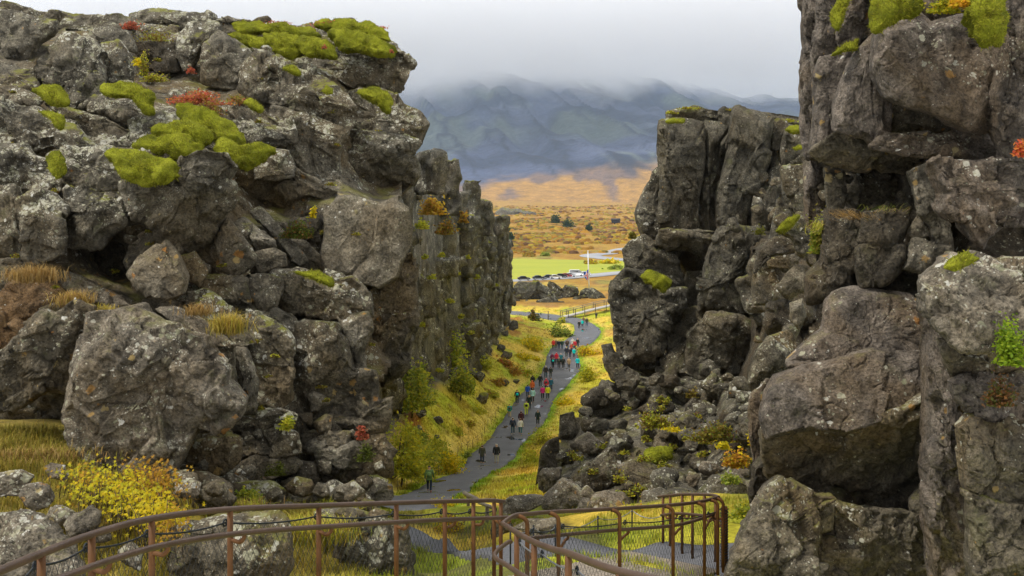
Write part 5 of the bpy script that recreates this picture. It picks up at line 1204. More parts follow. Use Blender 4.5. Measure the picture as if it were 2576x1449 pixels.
M['cable'] = plain_material("black_cable", (.022, .025, .028), .45, .3, .3, 40); M['steel'] = plain_material("steel_cable", (.30, .31, .32), .4, .6, .25, 40)
M['net'] = plain_material("net_wire", (.045, .046, .045), .5, .4, .3, 20); M['wood'] = plain_material("weathered_wood", (.30, .25, .19), .85, 0, .3, 9, .4)
RR = .0245

def arc_post(base, top, r, off=(0, 0), bendh=.09):
    """a pipe post; with an offset its head curves over into the rail"""
    b0, t = np.array(base, float), np.array(top, float)
    if off == (0, 0): return tube([b0, b0 * .5 + t * .5, t], r, 10)
    o = np.array([off[0], off[1], 0]); q = t + o
    a = np.linspace(0, math.pi / 2, 7)[:, None]
    curve = (q - [0, 0, bendh]) + (np.array([0, 0, bendh]) * np.sin(a)) - o * (1 - np.cos(a))
    return tube(np.vstack([[q[0], q[1], b0[2]], [q[0], q[1], (b0[2] + t[2]) / 2], curve]), r, 10)

def sample(line, u):
    """point of the rail line whose picture column is u"""
    uu_ = HU + F * line[:, 0] / line[:, 1]; k = np.argsort(uu_); return np.array([np.interp(u, uu_[k], line[k, i]) for i in range(3)])

def ring_eye(c, r, rad, ax):
    a = np.linspace(0, 2 * np.pi, 13); ax = ax / np.linalg.norm(ax); e1 = np.cross(ax, [0, 0, 1.0]); e1 /= np.linalg.norm(e1); e2 = np.cross(ax, e1)
    return tube(c + r * (np.cos(a)[:, None] * e1 + np.sin(a)[:, None] * e2), rad, 6, False)

def net_between(A, B, zb, pitch=.075, rad=.0022):
    """diamond mesh hanging from cable line A..B (sampled) down to height zb below"""
    out = []; L = np.concatenate([[0], np.cumsum(np.linalg.norm(np.diff(A, axis=0)[:, :2], axis=1))]); H = zb
    def pt(s, h): return np.array([np.interp(s, L, A[:, 0]), np.interp(s, L, A[:, 1]), np.interp(s, L, A[:, 2]) - h])
    tot = L[-1]; run = H * .62
    for sgn in (1, -1):
        s = -run
        while s < tot + run:
            s0, s1 = (s, s + run) if sgn > 0 else (s, s - run); h0, h1 = 0., H
            t0, t1 = 0., 1.
            lo, hi = min(s0, s1), max(s0, s1)
            if hi > 0 and lo < tot:
                ta, tb = (0 - s0) / (s1 - s0), (tot - s0) / (s1 - s0); ta, tb = min(ta, tb), max(ta, tb); t0, t1 = max(0, ta), min(1, tb)
                if t1 - t0 > .02:
                    tt_ = np.linspace(t0, t1, 4); out.append(tube([pt(s0 + (s1 - s0) * q, H * q) for q in tt_], rad, 3, False))
            s += pitch
    return merge(out)

def railing(name, label, top, low, posts, cable=None, net=True, post_len=1.12, curl=(0, 0), low_brackets=True, cab_mat='cable', net_u=None, netlen=.95):
    T = spline([at(*p) for p in top], 8); mid = T[len(T) // 2].copy(); mid[2] = T[:, 2].min() - post_len
    root = empty(name, mid, label, 'railing', 'railings of the boardwalk')
    mk('top_rail', *tube(T, RR, 12), M['rail'], root)
    Lw = None
    if low: Lw = spline([at(*p) for p in low], 8); mk('handrail', *tube(Lw, RR * .92, 12), M['rail'], root)
    for u in posts:
        p = sample(T, u) if not isinstance(u, tuple) else at(*u)
        ps = arc_post(p - [0, 0, post_len], p - [0, 0, RR * .5], RR, curl); o = mk('post', *ps, M['post'], root)
        q0 = p + np.array([curl[0], curl[1], 0])
        if Lw is not None and low_brackets:
            q = sample(Lw, HU + F * q0[0] / q0[1] + 300 / q0[1])
            a = np.array([q0[0], q0[1], q[2] - .075]); a2 = np.array([q[0] - .04, q[1], q[2] - .075]); 
            mk('bracket', *tube(spline([a, (a + a2) / 2, a2, q + [-.008, 0, -.05], q + [0, 0, -.008]], 4), RR * .72, 8), M['post'], o)
    if cable:
        cp = [at(*c) for c in cable]; line = []
        for a, b_ in zip(cp[:-1], cp[1:]):
            for q in np.linspace(0, 1, 8, endpoint=False): line.append(a + (b_ - a) * q - [0, 0, 0.03 * 4 * q * (1 - q)])
        line.append(cp[-1]); line = np.array(line)
        mk('cable', *tube(line, .0075, 6), M[cab_mat], root)
        for k, c in enumerate(cp): d = cp[min(k + 1, len(cp) - 1)] - cp[max(k - 1, 0)]; mk('ring_eye', *ring_eye(c, .026, .0085, np.array([d[1], -d[0], 0.])), M['cable'], root)
        if net: o = mk('net', *net_between(line, None, netlen), M['net'], root, smooth=False); tag(o, kind='stuff')
    return root

railing('railing', 'brown pipe railing curving along the left and bottom of the picture',
        [(-90,1476,4.9),(0,1436,5.3),(105,1392,5.9),(230,1345,6.6),(380,1305,7.4),(580,1281,8.4),(800,1272,9.4),(1000,1265,10.4),(1120,1261,11.3),(1190,1260,11.9),(1240,1259,12.4),(1268,1262,12.7)],
        [(90,1475,5.6),(168,1449,6.0),(284,1407,6.6),(429,1368,7.4),(627,1339,8.4),(849,1323,9.4),(1025,1312,10.3),(1150,1306,11.4),(1272,1302,12.3),(1300,1300,12.5)],
        [104, 231, 382, 579, 802, 997, 1119, 1191, 1243, 1260],
        [(20,1468,5.5),(88,1422,6.0),(216,1378,6.7),(369,1343,7.5),(566,1315,8.5),(796,1299,9.5),(989,1293,10.5),(1110,1287,11.4),(1182,1286,12.0),(1246,1283,12.5)])
far_top = [(1264,1317,10.5),(1280,1305,10.9),(1298,1296,11.2),(1340,1292,11.6),(1385,1288,12),(1526,1281,13),(1695,1270,14.2),(1760,1262,14.9),(1794,1254,15.3),(1808,1250,15.6)]
railing('railing', 'brown pipe railing running right to the hairpin turn of the boardwalk', far_top,
        [(1330,1356,11.7),(1344,1353,11.8),(1440,1343,12.4),(1554,1333,13.1),(1695,1322,14.1),(1769,1303,15.0),(1795,1292,15.4)], [1300, 1380, 1536, 1672, 1752, 1786, 1800],
        [(1336,1338,11.6),(1416,1324,12.2),(1572,1314,13.3),(1710,1303,14.4),(1782,1292,15.2),(1820,1273,15.7)], curl=(.115, 0), netlen=1.0)
railing('railing', 'short brown pipe railing behind the hairpin turn', [(1812,1256,15.7),(1800,1247,16.0),(1770,1244,16.5),(1711,1244,17.2),(1656,1250,18)],
        [(1815,1312,15.9),(1790,1300,16.3),(1711,1292,17.1),(1664,1296,17.8)], [1668, 1686, 1716, 1742, 1772, 1800], None, False)
railing('railing', 'nearest brown pipe railing slanting down to the bottom edge', [(1264,1317,10.5),(1302,1341,9.3),(1338,1361,8.4),(1392,1382,7.5),(1428,1391,7.0),(1526,1428,6.1),(1640,1456,5.6),(1760,1480,5.2)],
        [(1285,1363,10.9),(1275,1366,10.7),(1244,1397,9.7),(1280,1425,8.9),(1316,1449,8.3),(1370,1478,7.7)], [1300, 1344, 1430, 1560], [(1308,1364,9.2),(1364,1394,8.2),(1452,1435,7.0),(1540,1475,6.2)], True, cab_mat='steel', low_brackets=False, netlen=.9)
# end post wound with cable at the hairpin
root = empty('end_post', at(1822, 1470, 15.75), 'thick dark end post wound with net cable at the hairpin', 'post'); p = at(1822, 1275, 15.75)
mk('pole', *tube([p - [0, 0, 1.2], p - [0, 0, .6], p], .05, 12), M['post'], root); a = np.linspace(0, 2 * np.pi * 26, 400); mk('wound_cable', *tube(np.stack([p[0] + .056 * np.cos(a), p[1] + .056 * np.sin(a), p[2] - 1.15 + 1.12 * a / a[-1]], 1), .008, 5), M['cable'], root)
# boardwalk deck beyond the railing
dk = structure('boardwalk'); A = at(1264, 1317, 10.5) - [0, 0, 1.14]; B = at(1808, 1250, 15.6) - [0, 0, 1.14]
d = B - A; nrm = np.array([-d[1], d[0], 0]); nrm /= np.linalg.norm(nrm); nrm *= -1 if nrm[1] < 0 else 1; ang = math.atan2(d[1], d[0]); me0 = None
for k in range(44):
    c = A + d * ((k + .5) / 44) + nrm * .75; L = np.linalg.norm(d) / 44
    if me0 is None: V, Fs = box((0, 0, 0), (L * .9, 1.5, .045)); me0 = mesh_data('plank', V, Fs, False); me0.materials.append(M['wood'])
    o = link('plank', me0, None, dk, c); o.rotation_euler = (0, 0, ang)
ps = [tube([A + nrm * s, B + nrm * s - [0, 0, .0]], .05, 6) for s in (.2, 1.3)]
V, Fs = merge([(v - [0, 0, .09], f) for v, f in ps]); dk.data = mesh_data('boardwalk', V, Fs); dk.data.materials.append(M['wood'])

# rope fence behind the railing, wooden rail, wire fence along the path
root = empty('rope_fence', hit(1500, 1330, 14), 'thin rope fence on slim posts at the foot of the rubble', 'fence')
rp = [at(*q) for q in ((1284,1325,17),(1342,1327,17.5),(1397,1325,18),(1504,1303,19.5),(1590,1284,20.5),(1667,1297,20))]
ln = []
for a, b_ in zip(rp[:-1], rp[1:]):
    for q in np.linspace(0, 1, 7, endpoint=False): ln.append(a + (b_ - a) * q - [0, 0, .10 * 4 * q * (1 - q)])
mk('rope', *tube(ln + [rp[-1]], .009, 5), M['steel'], root)
for q in rp: mk('post', *tube([[q[0], q[1], float(ground(q[0], q[1])) - .15], q + [0, 0, .04]], .014, 6), M['cable'], root)
p0, p1 = at(1168, 1240, 31), at(1203, 1258, 28.5); p2 = at(1236, 1276, 26.5)
root = empty('wooden_rail', np.array([p1[0], p1[1], float(ground(p1[0], p1[1]))]), 'weathered wooden rail on a post beside the yellow bush', 'rail')
V, Fs = tube([p0, p1], .07, 4); mk('beam', V, Fs, M['wood'], root, smooth=False); V, Fs = tube([p1 - [0, 0, .06], p2], .05, 4); mk('lower_beam', V, Fs, M['wood'], root, smooth=False)
for q in ((p0 * .7 + p1 * .3), (p1 * .3 + p2 * .7)): mk('post', *tube([[q[0], q[1], float(ground(q[0], q[1])) - .2], q], .05, 8), M['wood'], root)
mk('white_rail', *tube([at(1210, 1265, 28), at(1233, 1271, 26.8)], .018, 6), plain_material("white_paint", (.75, .75, .74), .5), root)
edge = PL[4:62:2]; T = np.gradient(edge, axis=0); S = np.stack([-T[:, 1], T[:, 0], 0 * T[:, 0]], 1); S /= np.linalg.norm(S, axis=1, keepdims=True); fp = edge + S * .9
root = empty('wire_fence', fp[0], 'low wire fence on thin posts along the left path edge', 'fence'); tops = []
for q in fp: z = float(ground(q[0], q[1])); tops.append([q[0], q[1], z + .72]); mk('post', *tube([[q[0], q[1], z - .1], [q[0], q[1], z + .78]], .022, 5), M['bark'], root)
mk('wire', *merge([tube(np.array(tops) - [0, 0, h], .006, 3, False) for h in (.0, .3)]), M['net'], root)
root = empty('marker_post', hit(1379, 805, 100), 'single dark post beside the far arm of the path', 'post'); p = hit(1379, 805, 100); mk('pole', *tube([p - [0, 0, .2], p + [0, 0, 2.0]], .10, 8), M['bark'], root)

# wooden footbridge to the outcrop
root = empty('footbridge', hit(1440, 790, 100), 'pale wooden footbridge with railings climbing right towards the outcrop', 'bridge')
a = hit(1412, 800, 100); Yb = a[1]; L0 = at(1412, 797, Yb + 1); L1 = at(1445, 789, Yb + 2); L2 = at(1495, 776, Yb + 5); L3 = at(1550, 764, Yb + 9)
deck = spline([L0, L1, L2, L3], 6); w = np.array([-.3, 2.1, 0.])
V = np.stack([deck - w / 2, deck + w / 2, deck + w / 2 - [0, 0, .35], deck - w / 2 - [0, 0, .35]], 1).reshape(-1, 3); mk('deck', V, grid_faces(len(deck), 4, True), plain_material("pale_planks", (.48, .45, .42), .8), root, smooth=False)
for s in (-1, 1):
    e = deck + w / 2 * s; mk('bridge_rail', *tube(e + [0, 0, 1.25], .075, 6), M['wood'], root); mk('bridge_rail', *tube(e + [0, 0, .7], .045, 6), M['wood'], root)
    for q in e[::3]: mk('post', *tube([q - [0, 0, .8], q + [0, 0, 1.25]], .08, 6), M['bark'], root)

# flagpole with the flag hanging limp
p = hit(1482, 728, 255); h = 96 / F * p[1]; top = p + [(-3) / F * p[1], 0, h]
root = empty('flagpole', p, 'tall white flagpole on the lava outcrop', 'flagpole')
mk('pole', *tube([p - [0, 0, .3], (p + top) / 2, top], [.24, .19, .13], 10), plain_material("white_pole", (.82, .82, .80), .4), root); V, Fs = tube([top, top + [0, 0, .25]], [.2, .05], 8); mk('finial', V, Fs, plain_material("pole_cap", (.8, .8, .78), .4), root)
m, nt, b = newmat("flag_cloth"); tcn = nt.nodes.new("ShaderNodeAttribute"); tcn.attribute_name = "Col"; nt.links.new(tcn.outputs["Color"], b.inputs["Base Color"])
fr, fc = 26, 22; V, cc = [], []
zt = 68 / F * p[1] ; H_ = 26 / F * p[1]
for i in range(fr):
    s = i / (fr - 1)
    for j in range(fc):
        q = j / (fc - 1); wv = 1.5 * (.35 + .65 * math.sin(math.pi * min(1, .25 + s * .8)))
        V.append([p[0] - .25 - q * wv - .12 * math.sin(9 * q + 3 * s), p[1] - .4 + .22 * math.sin(11 * q + 2 * s), p[2] + .28 * h + H_ * (1 - s) * .9 - .9 * q * (1 - s * .4)])
        cx = abs(q - .40); cz = abs(s - .5); red = cx < .07 or cz < .06; wh = cx < .14 or cz < .12
        cc.append((.62, .03, .04) if red else ((.8, .8, .8) if wh else (.02, .10, .48)))
V = np.array(V); o = mk('flag', V, grid_faces(fr, fc), m, col=np.array(cc)); tag(o, 'blue flag with a white edged red cross hanging limp at half height of the pole', 'flag')
# ------------------------------------------------------------------ people
def skin_mesh(name, verts, edges, radii, sub=1):
    me = bpy.data.meshes.new(name); me.from_pydata(verts, edges, []); ob = bpy.data.objects.new(name, me); C.objects.link(ob)
    md = ob.modifiers.new("skin", 'SKIN')
    for v, r in zip(me.skin_vertices[0].data, radii): v.radius = r if isinstance(r, tuple) else (r, r)
    me.skin_vertices[0].data[0].use_root = True
    sb = ob.modifiers.new("sub", 'SUBSURF'); sb.levels = sub
    bpy.context.view_layer.update(); ev = ob.evaluated_get(bpy.context.evaluated_depsgraph_get()); out = bpy.data.meshes.new_from_object(ev)
    out.name = name; bpy.data.objects.remove(ob); bpy.data.meshes.remove(me)
    out.polygons.foreach_set("use_smooth", np.ones(len(out.polygons), bool)); return out

def figure(pose):
    """meshes of one walking or standing person, 1.75 m tall, facing +Y (away from the camera)"""
    fl, fr_, al, ar = pose       # forward swing of legs and arms in metres
    hip = (0, 0, .95); J = {}
    def leg(s, f):
        lift = .04 if f < -.05 else 0
        return [(s * .10, 0, .92), (s * .105, f * .55 + (.05 if f < 0 else .03), .50), (s * .10, f, .09 + lift), (s * .105, f + .06, .045 + lift), (s * .11, f + .17, .035 + lift)]
    def arm(s, f): return [(s * .19, 0, 1.42), (s * .245, f * .35 - .03, 1.14), (s * .25, f + .03, .90), (s * .245, f + .06, .80)]
    V = [(0, 0, .95), (0, 0, 1.15), (0, .0, 1.38), (0, .0, 1.48), (0, .01, 1.57), (0, .02, 1.66), (0, .015, 1.72)]; R = [(.15, .11), (.14, .10), (.17, .11), .055, .075, .095, .06]; E = [(i, i + 1) for i in range(6)]
    for s, f in ((-1, fl), (1, fr_)):
        b0 = len(V); V += leg(s, f); R += [.085, .058, .042, .045, .032]; E += [(0, b0)] + [(b0 + i, b0 + i + 1) for i in range(4)]
    hands = []
    for s, f in ((-1, al), (1, ar)):
        b0 = len(V); V += arm(s, f); R += [.055, .045, .032, .036]; E += [(2, b0)] + [(b0 + i, b0 + i + 1) for i in range(3)]
        w = np.array(V[-1])                          # palm, then fingers and a thumb
        for k, (dx, dl) in enumerate(((-.027, .070), (-.009, .082), (.009, .078), (.026, .062))):
            b1 = len(V); V += [tuple(w + [0, dx, -.035]), tuple(w + [0, dx + .004, -.035 - dl * .55]), tuple(w + [-s * .012, dx + .012, -.035 - dl])]; R += [.011, .010, .008]; E += [(b0 + 3, b1), (b1, b1 + 1), (b1 + 1, b1 + 2)]
        b1 = len(V); V += [tuple(w + [-s * .012, .036, -.01]), tuple(w + [-s * .022, .052, -.05])]; R += [.012, .009]; E += [(b0 + 3, b1), (b1, b1 + 1)]
    out = {'body': skin_mesh('body', V, E, R, 1)}
    def coat(hem, fl_):
        V = [(0, 0, .98), (0, -.005, 1.15), (0, -.005, 1.36), (0, 0, 1.47), (0, 0, hem)]; R = [(.185, .145), (.18, .135), (.205, .145), (.085, .08), (.20, .16)]; E = [(0, 1), (1, 2), (2, 3), (0, 4)]
        for s, f in ((-1, al), (1, ar)):
            b0 = len(V); V += arm(s, f)[:3]; R += [.078, .066, .052]; E += [(2, b0), (b0, b0 + 1), (b0 + 1, b0 + 2)]
        return skin_mesh('jacket', V, E, R, 1)
    out['jacket'] = coat(.86, 0); out['long_coat'] = coat(.60, 0)
    V = [(0, 0, .95), (0, 0, 1.03)]; R = [(.15, .12), (.15, .115)]; E = [(0, 1)]
    for s, f in ((-1, fl), (1, fr_)):
        b0 = len(V); L = leg(s, f)[:3]; V += L; R += [.105, .078, .066]; E += [(0, b0), (b0, b0 + 1), (b0 + 1, b0 + 2)]
    out['trousers'] = skin_mesh('trousers', V, E, R, 1)
    for nm, s, f in (('sl', -1, fl), ('sr', 1, fr_)):
        L = leg(s, f)[2:]; L[0] = (L[0][0], L[0][1], L[0][2] - .01); out[nm] = skin_mesh('shoe', L, [(0, 1), (1, 2)], [.056, .055, .046], 1)
    out['hair'] = skin_mesh('hair', [(0, .0, 1.70), (0, -.035, 1.62), (0, -.045, 1.55)], [(0, 1), (1, 2)], [.092, .085, .06], 1)
    out['cap'] = skin_mesh('cap', [(0, .01, 1.72), (0, .0, 1.68), (0, -.02, 1.64)], [(0, 1), (1, 2)], [.075, .108, .10], 1)
    out['hood'] = skin_mesh('hood', [(0, .0, 1.70), (0, -.02, 1.60), (0, -.02, 1.48)], [(0, 1), (1, 2)], [.105, .115, .10], 1)
    out['backpack'] = skin_mesh('backpack', [(0, -.21, 1.06), (0, -.22, 1.22), (0, -.20, 1.40)], [(0, 1), (1, 2)], [(.15, .085), (.165, .095), (.13, .07)], 1)
    out['bag'] = skin_mesh('bag', [(.30, .0, .92), (.30, 0, .78)], [(0, 1)], [(.05, .12), (.05, .13)], 1)
    out['nose'] = skin_mesh('nose', [(0, .10, 1.655), (0, .125, 1.63)], [(0, 1)], [.012, .016], 1)
    e = [tube([[s * .035, .093, 1.665], [s * .035, .112, 1.665]], [.014, .010], 8) for s in (-1, 1)]; out['eyes'] = mesh_data('eyes', *merge(e)); out['mouth'] = mesh_data('mouth', *tube([[-.025, .100, 1.595], [0, .108, 1.592], [.025, .100, 1.595]], .006, 6))
    out['ears'] = mesh_data('ears', *merge([tube([[s * .09, .0, 1.62], [s * .102, -.005, 1.645], [s * .093, 0, 1.67]], [.012, .016, .012], 6) for s in (-1, 1)]))
    return out
FIG = [figure(p) for p in ((.22, -.24, -.12, .14), (-.20, .20, .12, -.10), (.03, -.02, .02, .03), (.12, -.14, .05, -.06))]
_cm = {}
def cloth(c):
    k = tuple(round(min(.85, x * 1.3 + .004 + (.35 * x if max(c) > .3 else 0)), 3) for x in c)
    if k not in _cm: _cm[k] = plain_material("cloth", k, .85, 0, .18, 9)
    return _cm[k]
SKIN = (.50, .32, .23)
BLK, NAVY, GRY, JEAN, OLV, TAN, WHT = (.022, .024, .024), (.022, .035, .065), (.07, .075, .08), (.06, .11, .17), (.075, .075, .045), (.34, .27, .18), (.72, .73, .72)
def person(u, v, hpx, jacket, trousers, head, label, headgear='hair', pack=None, bag=None, shoe=GRY, long=False, face=0., pose=0, rot=0., lo=60):
    p = hit(u, v, lo); H = float(np.clip(hpx / F * p[1], 1.45, 1.92)); s = H / 1.76; f = FIG[pose]
    p[2] += .055 if in_strip(p[:1], p[1:2], PL, PR)[0] else 0
    root = empty('person', p, label, 'person', 'visitors in the gorge'); root.scale = (s * 1.1, s * 1.08, s); root.rotation_euler = (0, 0, rot + (math.pi if face else 0))
    def part(name, key, c, par=root):
        o = bpy.data.objects.new(name, f[key]); C.objects.link(o); o.parent = par
        if not f[key].materials: f[key].materials.append(None)
        o.material_slots[0].link = 'OBJECT'; o.material_slots[0].material = cloth(c); return o
    bd = part('body', 'body', SKIN); part('jacket', 'long_coat' if long else 'jacket', jacket); part('trousers', 'trousers', trousers)
    part('shoe', 'sl', shoe); part('shoe', 'sr', shoe); part(headgear, headgear, head)
    if pack: part('backpack', 'backpack', pack)
    if bag: part('bag', 'bag', bag)
    part('ears', 'ears', SKIN, bd)
    if face: part('nose', 'nose', SKIN, bd); part('eyes', 'eyes', (.03, .02, .02), bd); part('mouth', 'mouth', (.35, .12, .10), bd)
P_ = person; HB = (.03, .022, .015)
P_(1080,1239,66,(.10,.17,.06),NAVY,BLK,'man in green jacket with lighter green pack walking up the path alone, nearest visitor','cap',(.16,.26,.09),shoe=(.35,.10,.08),pose=0,lo=45)
P_(1213,1167,47,OLV,NAVY,HB,'woman in olive parka beside the man in white cap and pale trousers','hair',shoe=(.45,.2,.15),long=True,pose=3)
P_(1249,1168,51,BLK,(.38,.37,.33),WHT,'man in black top, pale trousers and white cap','cap',shoe=(.4,.25,.2),pose=3)
P_(1290,1094,43,NAVY,JEAN,HB,'person in navy jacket with dark backpack, blue jeans and white shoes','hair',(.03,.03,.05),bag=NAVY,shoe=WHT,pose=1)
P_(1309,1093,40,WHT,(.03,.14,.16),HB,'person in white jacket and teal trousers carrying a white bag','hair',bag=WHT,shoe=(.4,.2,.2),pose=0)
P_(1311,1076,42,(.06,.018,.03),BLK,(.05,.015,.025),'person in burgundy hooded coat just ahead of the one in white','hood',long=True,pose=2)
P_(1353,1070,38,(.015,.03,.028),BLK,HB,'person in long black coat standing alone at the right side of the path','hair',long=True,pose=2)
P_(1282,1051,34,(.02,.26,.24),TAN,BLK,'person in turquoise green jacket, pale shorts and dark backpack at the left path edge','cap',GRY,shoe=GRY,pose=0)
P_(1324,1046,37,(.42,.50,.05),(.42,.50,.05),BLK,'person all in lime yellow with black backpack','cap',BLK,pose=1)
P_(1331,1032,40,(.018,.032,.030),BLK,(.38,.37,.35),'grey haired man in dark clothes facing the camera','hair',face=1,pose=2)
P_(1301,1018,39,NAVY,GRY,BLK,'person with bright cyan backpack at the left path edge','cap',(.0,.42,.58),shoe=(.5,.2,.15),pose=3)
P_(1327,1001,33,(.01,.07,.42),GRY,NAVY,'person in royal blue jacket','hood',pose=2)
P_(1340,1014,37,(.30,.62,.60),(.08,.05,.05),HB,'person in pale mint jacket beside the one in royal blue','hair',pose=1)
P_(1339,991,34,(.72,.11,.02),BLK,(.60,.09,.02),'person in bright orange hooded jacket','hood',pose=2)
P_(1365,1005,34,(.72,.02,.18),BLK,HB,'person in hot pink jacket beside the one in yellow','hair',pose=2)
P_(1378,1006,37,(.80,.58,.01),(.05,.07,.055),GRY,'person in bright yellow jacket beside the one in pink','hair',pose=2)
P_(1374,985,33,(.55,.04,.07),BLK,(.55,.04,.07),'person in red hooded jacket with dark backpack behind the yellow jacket','hood',GRY,pose=3)
P_(1386,984,33,(.02,.12,.22),NAVY,NAVY,'person in teal blue jacket right of the red hooded one','cap',pose=1)
P_(1340,976,32,BLK,BLK,BLK,'person in black just ahead of the orange jacket','hood',pose=2)
P_(1359,975,33,(.02,.024,.024),(.045,.05,.045),BLK,'person in black jacket with a brown bag','cap',bag=(.2,.10,.07),pose=3)
P_(1373,952,32,(.045,.038,.038),JEAN,WHT,'white haired person in dark jacket and blue jeans','hair',pose=0)
P_(1385,951,28,(.035,.045,.04),OLV,HB,'person in dark green jacket right of the white haired one','hair',pose=1)
P_(1391,928,29,NAVY,BLK,HB,'person with turquoise backpack at the left of the tour group','hair',(.0,.52,.55),shoe=WHT,pose=1)
P_(1389,917,28,(.14,.02,.07),BLK,(.2,.03,.09),'person in purple red hooded jacket in the tour group','hood',pose=2)
P_(1400,916,29,(.60,.02,.04),BLK,(.60,.02,.04),'person in scarlet hooded jacket in the tour group','hood',pose=3)
P_(1406,928,30,(.04,.045,.045),BLK,(.35,.25,.2),'person in dark jacket with grey backpack in the middle of the tour group','hair',(.09,.10,.09),pose=0)
P_(1417,928,29,BLK,BLK,HB,'person in black with black backpack and white shoes in the tour group','hair',BLK,shoe=WHT,pose=1)
P_(1411,918,29,(.02,.16,.24),GRY,(.45,.33,.28),'person in petrol blue jacket hidden in the tour group','hair',pose=2)
P_(1431,928,28,(.36,.25,.16),BLK,(.45,.42,.40),'person in beige coat in the tour group','cap',shoe=WHT,long=True,pose=1)
P_(1453,928,30,(.0,.42,.72),NAVY,(.08,.03,.03),'person in sky blue jacket at the right path edge','hair',pose=3)
P_(1444,901,25,(.0,.45,.50),NAVY,(.5,.5,.5),'person in turquoise jacket at the right of the tour group','cap',pose=0)
P_(1425,900,28,(.03,.035,.05),OLV,(.72,.48,.03),'person in dark jacket with yellow hat in the tour group','cap',pose=1)
P_(1434,901,26,(.04,.03,.05),NAVY,(.68,.45,.05),'person in dark purple jacket with mustard hat in the tour group','cap',pose=2)
P_(1392,880,26,(.58,.03,.03),BLK,(.5,.03,.03),'person in red jacket at the left of the far group','hood',pose=2)
P_(1399,879,26,(.18,.12,.08),OLV,(.5,.42,.36),'person in tan brown top in the far group','cap',pose=3)
P_(1406,880,25,NAVY,NAVY,HB,'person in navy between the tan and dark green ones','hair',pose=2)
P_(1414,880,25,(.02,.06,.05),JEAN,(.4,.36,.28),'person in dark green jacket in the far group','cap',pose=1)
P_(1427,880,26,(.10,.06,.05),BLK,HB,'person in brown jacket with olive pack in the far group','hair',(.14,.10,.07),pose=0)
P_(1440,877,26,(.62,.74,.78),JEAN,(.6,.75,.75),'person in pale blue white jacket in the far group','cap',pose=2)
P_(1446,881,25,(.52,.03,.05),BLK,WHT,'person in red jacket with white hat in the far group','cap',pose=1)
P_(1453,876,25,BLK,BLK,(.4,.22,.12),'brown haired person in black at the right of the far group','hair',pose=3)
P_(1437,886,22,(.70,.08,.05),(.12,.03,.12),(.75,.7,.7),'small child in red orange jacket in the far group','cap',pose=2)
P_(1457,828,21,BLK,BLK,BLK,'person in black walking round the path bend','cap',pose=3)
P_(1465,823,18,(.0,.50,.52),NAVY,(.0,.45,.48),'child in turquoise jacket at the path bend','hood',pose=2)
P_(1476,822,23,(.06,.055,.045),JEAN,HB,'tall person in dark olive jacket and jeans at the path bend','hair',pose=0)
P_(1468,816,19,(.22,.13,.08),BLK,HB,'person in brown coat half hidden behind the turquoise child','hair',pose=2)
P_(1500,803,18,(.03,.03,.045),NAVY,HB,'person in dark clothes standing in the grass right of the path','hair',pose=2)

# ------------------------------------------------------------------ vehicles parked by the road
M['tyre'] = plain_material("tyre", (.02, .02, .02), .8); M['glass'] = plain_material("car_glass", (.02, .025, .03), .08); M['rim'] = plain_material("wheel_rim", (.4, .4, .42), .4, .7); M['lamp_r'] = plain_material("tail_light", (.4, .02, .02), .3); M['lamp_w'] = plain_material("head_light", (.7, .7, .7), .2)
def car_meshes(kind):
    L, Wd = (5.6, 2.0) if kind == 'van' else (4.4, 1.78)
    if kind == 'van': side = [(-2.75,.35),(-2.8,1.0),(-2.7,2.15),(-2.4,2.35),(1.0,2.35),(1.35,2.2),(2.0,1.35),(2.7,1.1),(2.8,.6),(2.75,.35)]
    else: side = [(-2.15,.3),(-2.2,.75),(-2.1,.98),(-1.6,1.05),(-1.2,1.42),(-.3,1.50),(.45,1.42),(1.0,1.02),(1.9,.88),(2.18,.65),(2.15,.3)]
    s = np.array(side); V = []
    for y, k in ((-1, .86), (-.93, 1), (.93, 1), (1, .86)):
        q = s.copy(); q[:, 1] = .3 + (q[:, 1] - .3) * (.97 if k < 1 else 1); tum = np.where(s[:, 1] > 1.0, .84, 1.0); V.append(np.stack([q[:, 0] * (k * .02 + .98), y * Wd / 2 * tum, q[:, 1]], 1))
    V = np.concatenate(V); n = len(s); Q = grid_faces(4, n, True); b_ = mesh_data('car_body', V, [Q, np.array([list(range(n))]), np.array([list(range(3 * n, 4 * n))[::-1]])], False)
    if kind == 'van': gl = [box((-.9, 0, 1.75), (2.9, Wd * .86, .5)), box((1.62, 0, 1.72), (.35, Wd * .72, .55))]
    else: gl = [box((-.35, 0, 1.23), (1.35, Wd * .90, .28)), box((.62, 0, 1.2), (.3, Wd * .7, .25)), box((-1.28, 0, 1.2), (.2, Wd * .7, .22))]
    wins = [mesh_data('window', *g_, False) for g_ in gl]
    a = np.linspace(0, 2 * np.pi, 17)[:-1]; wh = []
    w = tube([[0, -.11, 0], [0, .11, 0]], .33, 16); r = tube([[0, -.125, 0], [0, .125, 0]], .19, 12)
    return b_, wins, mesh_data('wheel', *w), mesh_data('rim', *r), L, Wd
CARS = {k: car_meshes(k) for k in ('van', 'car')}
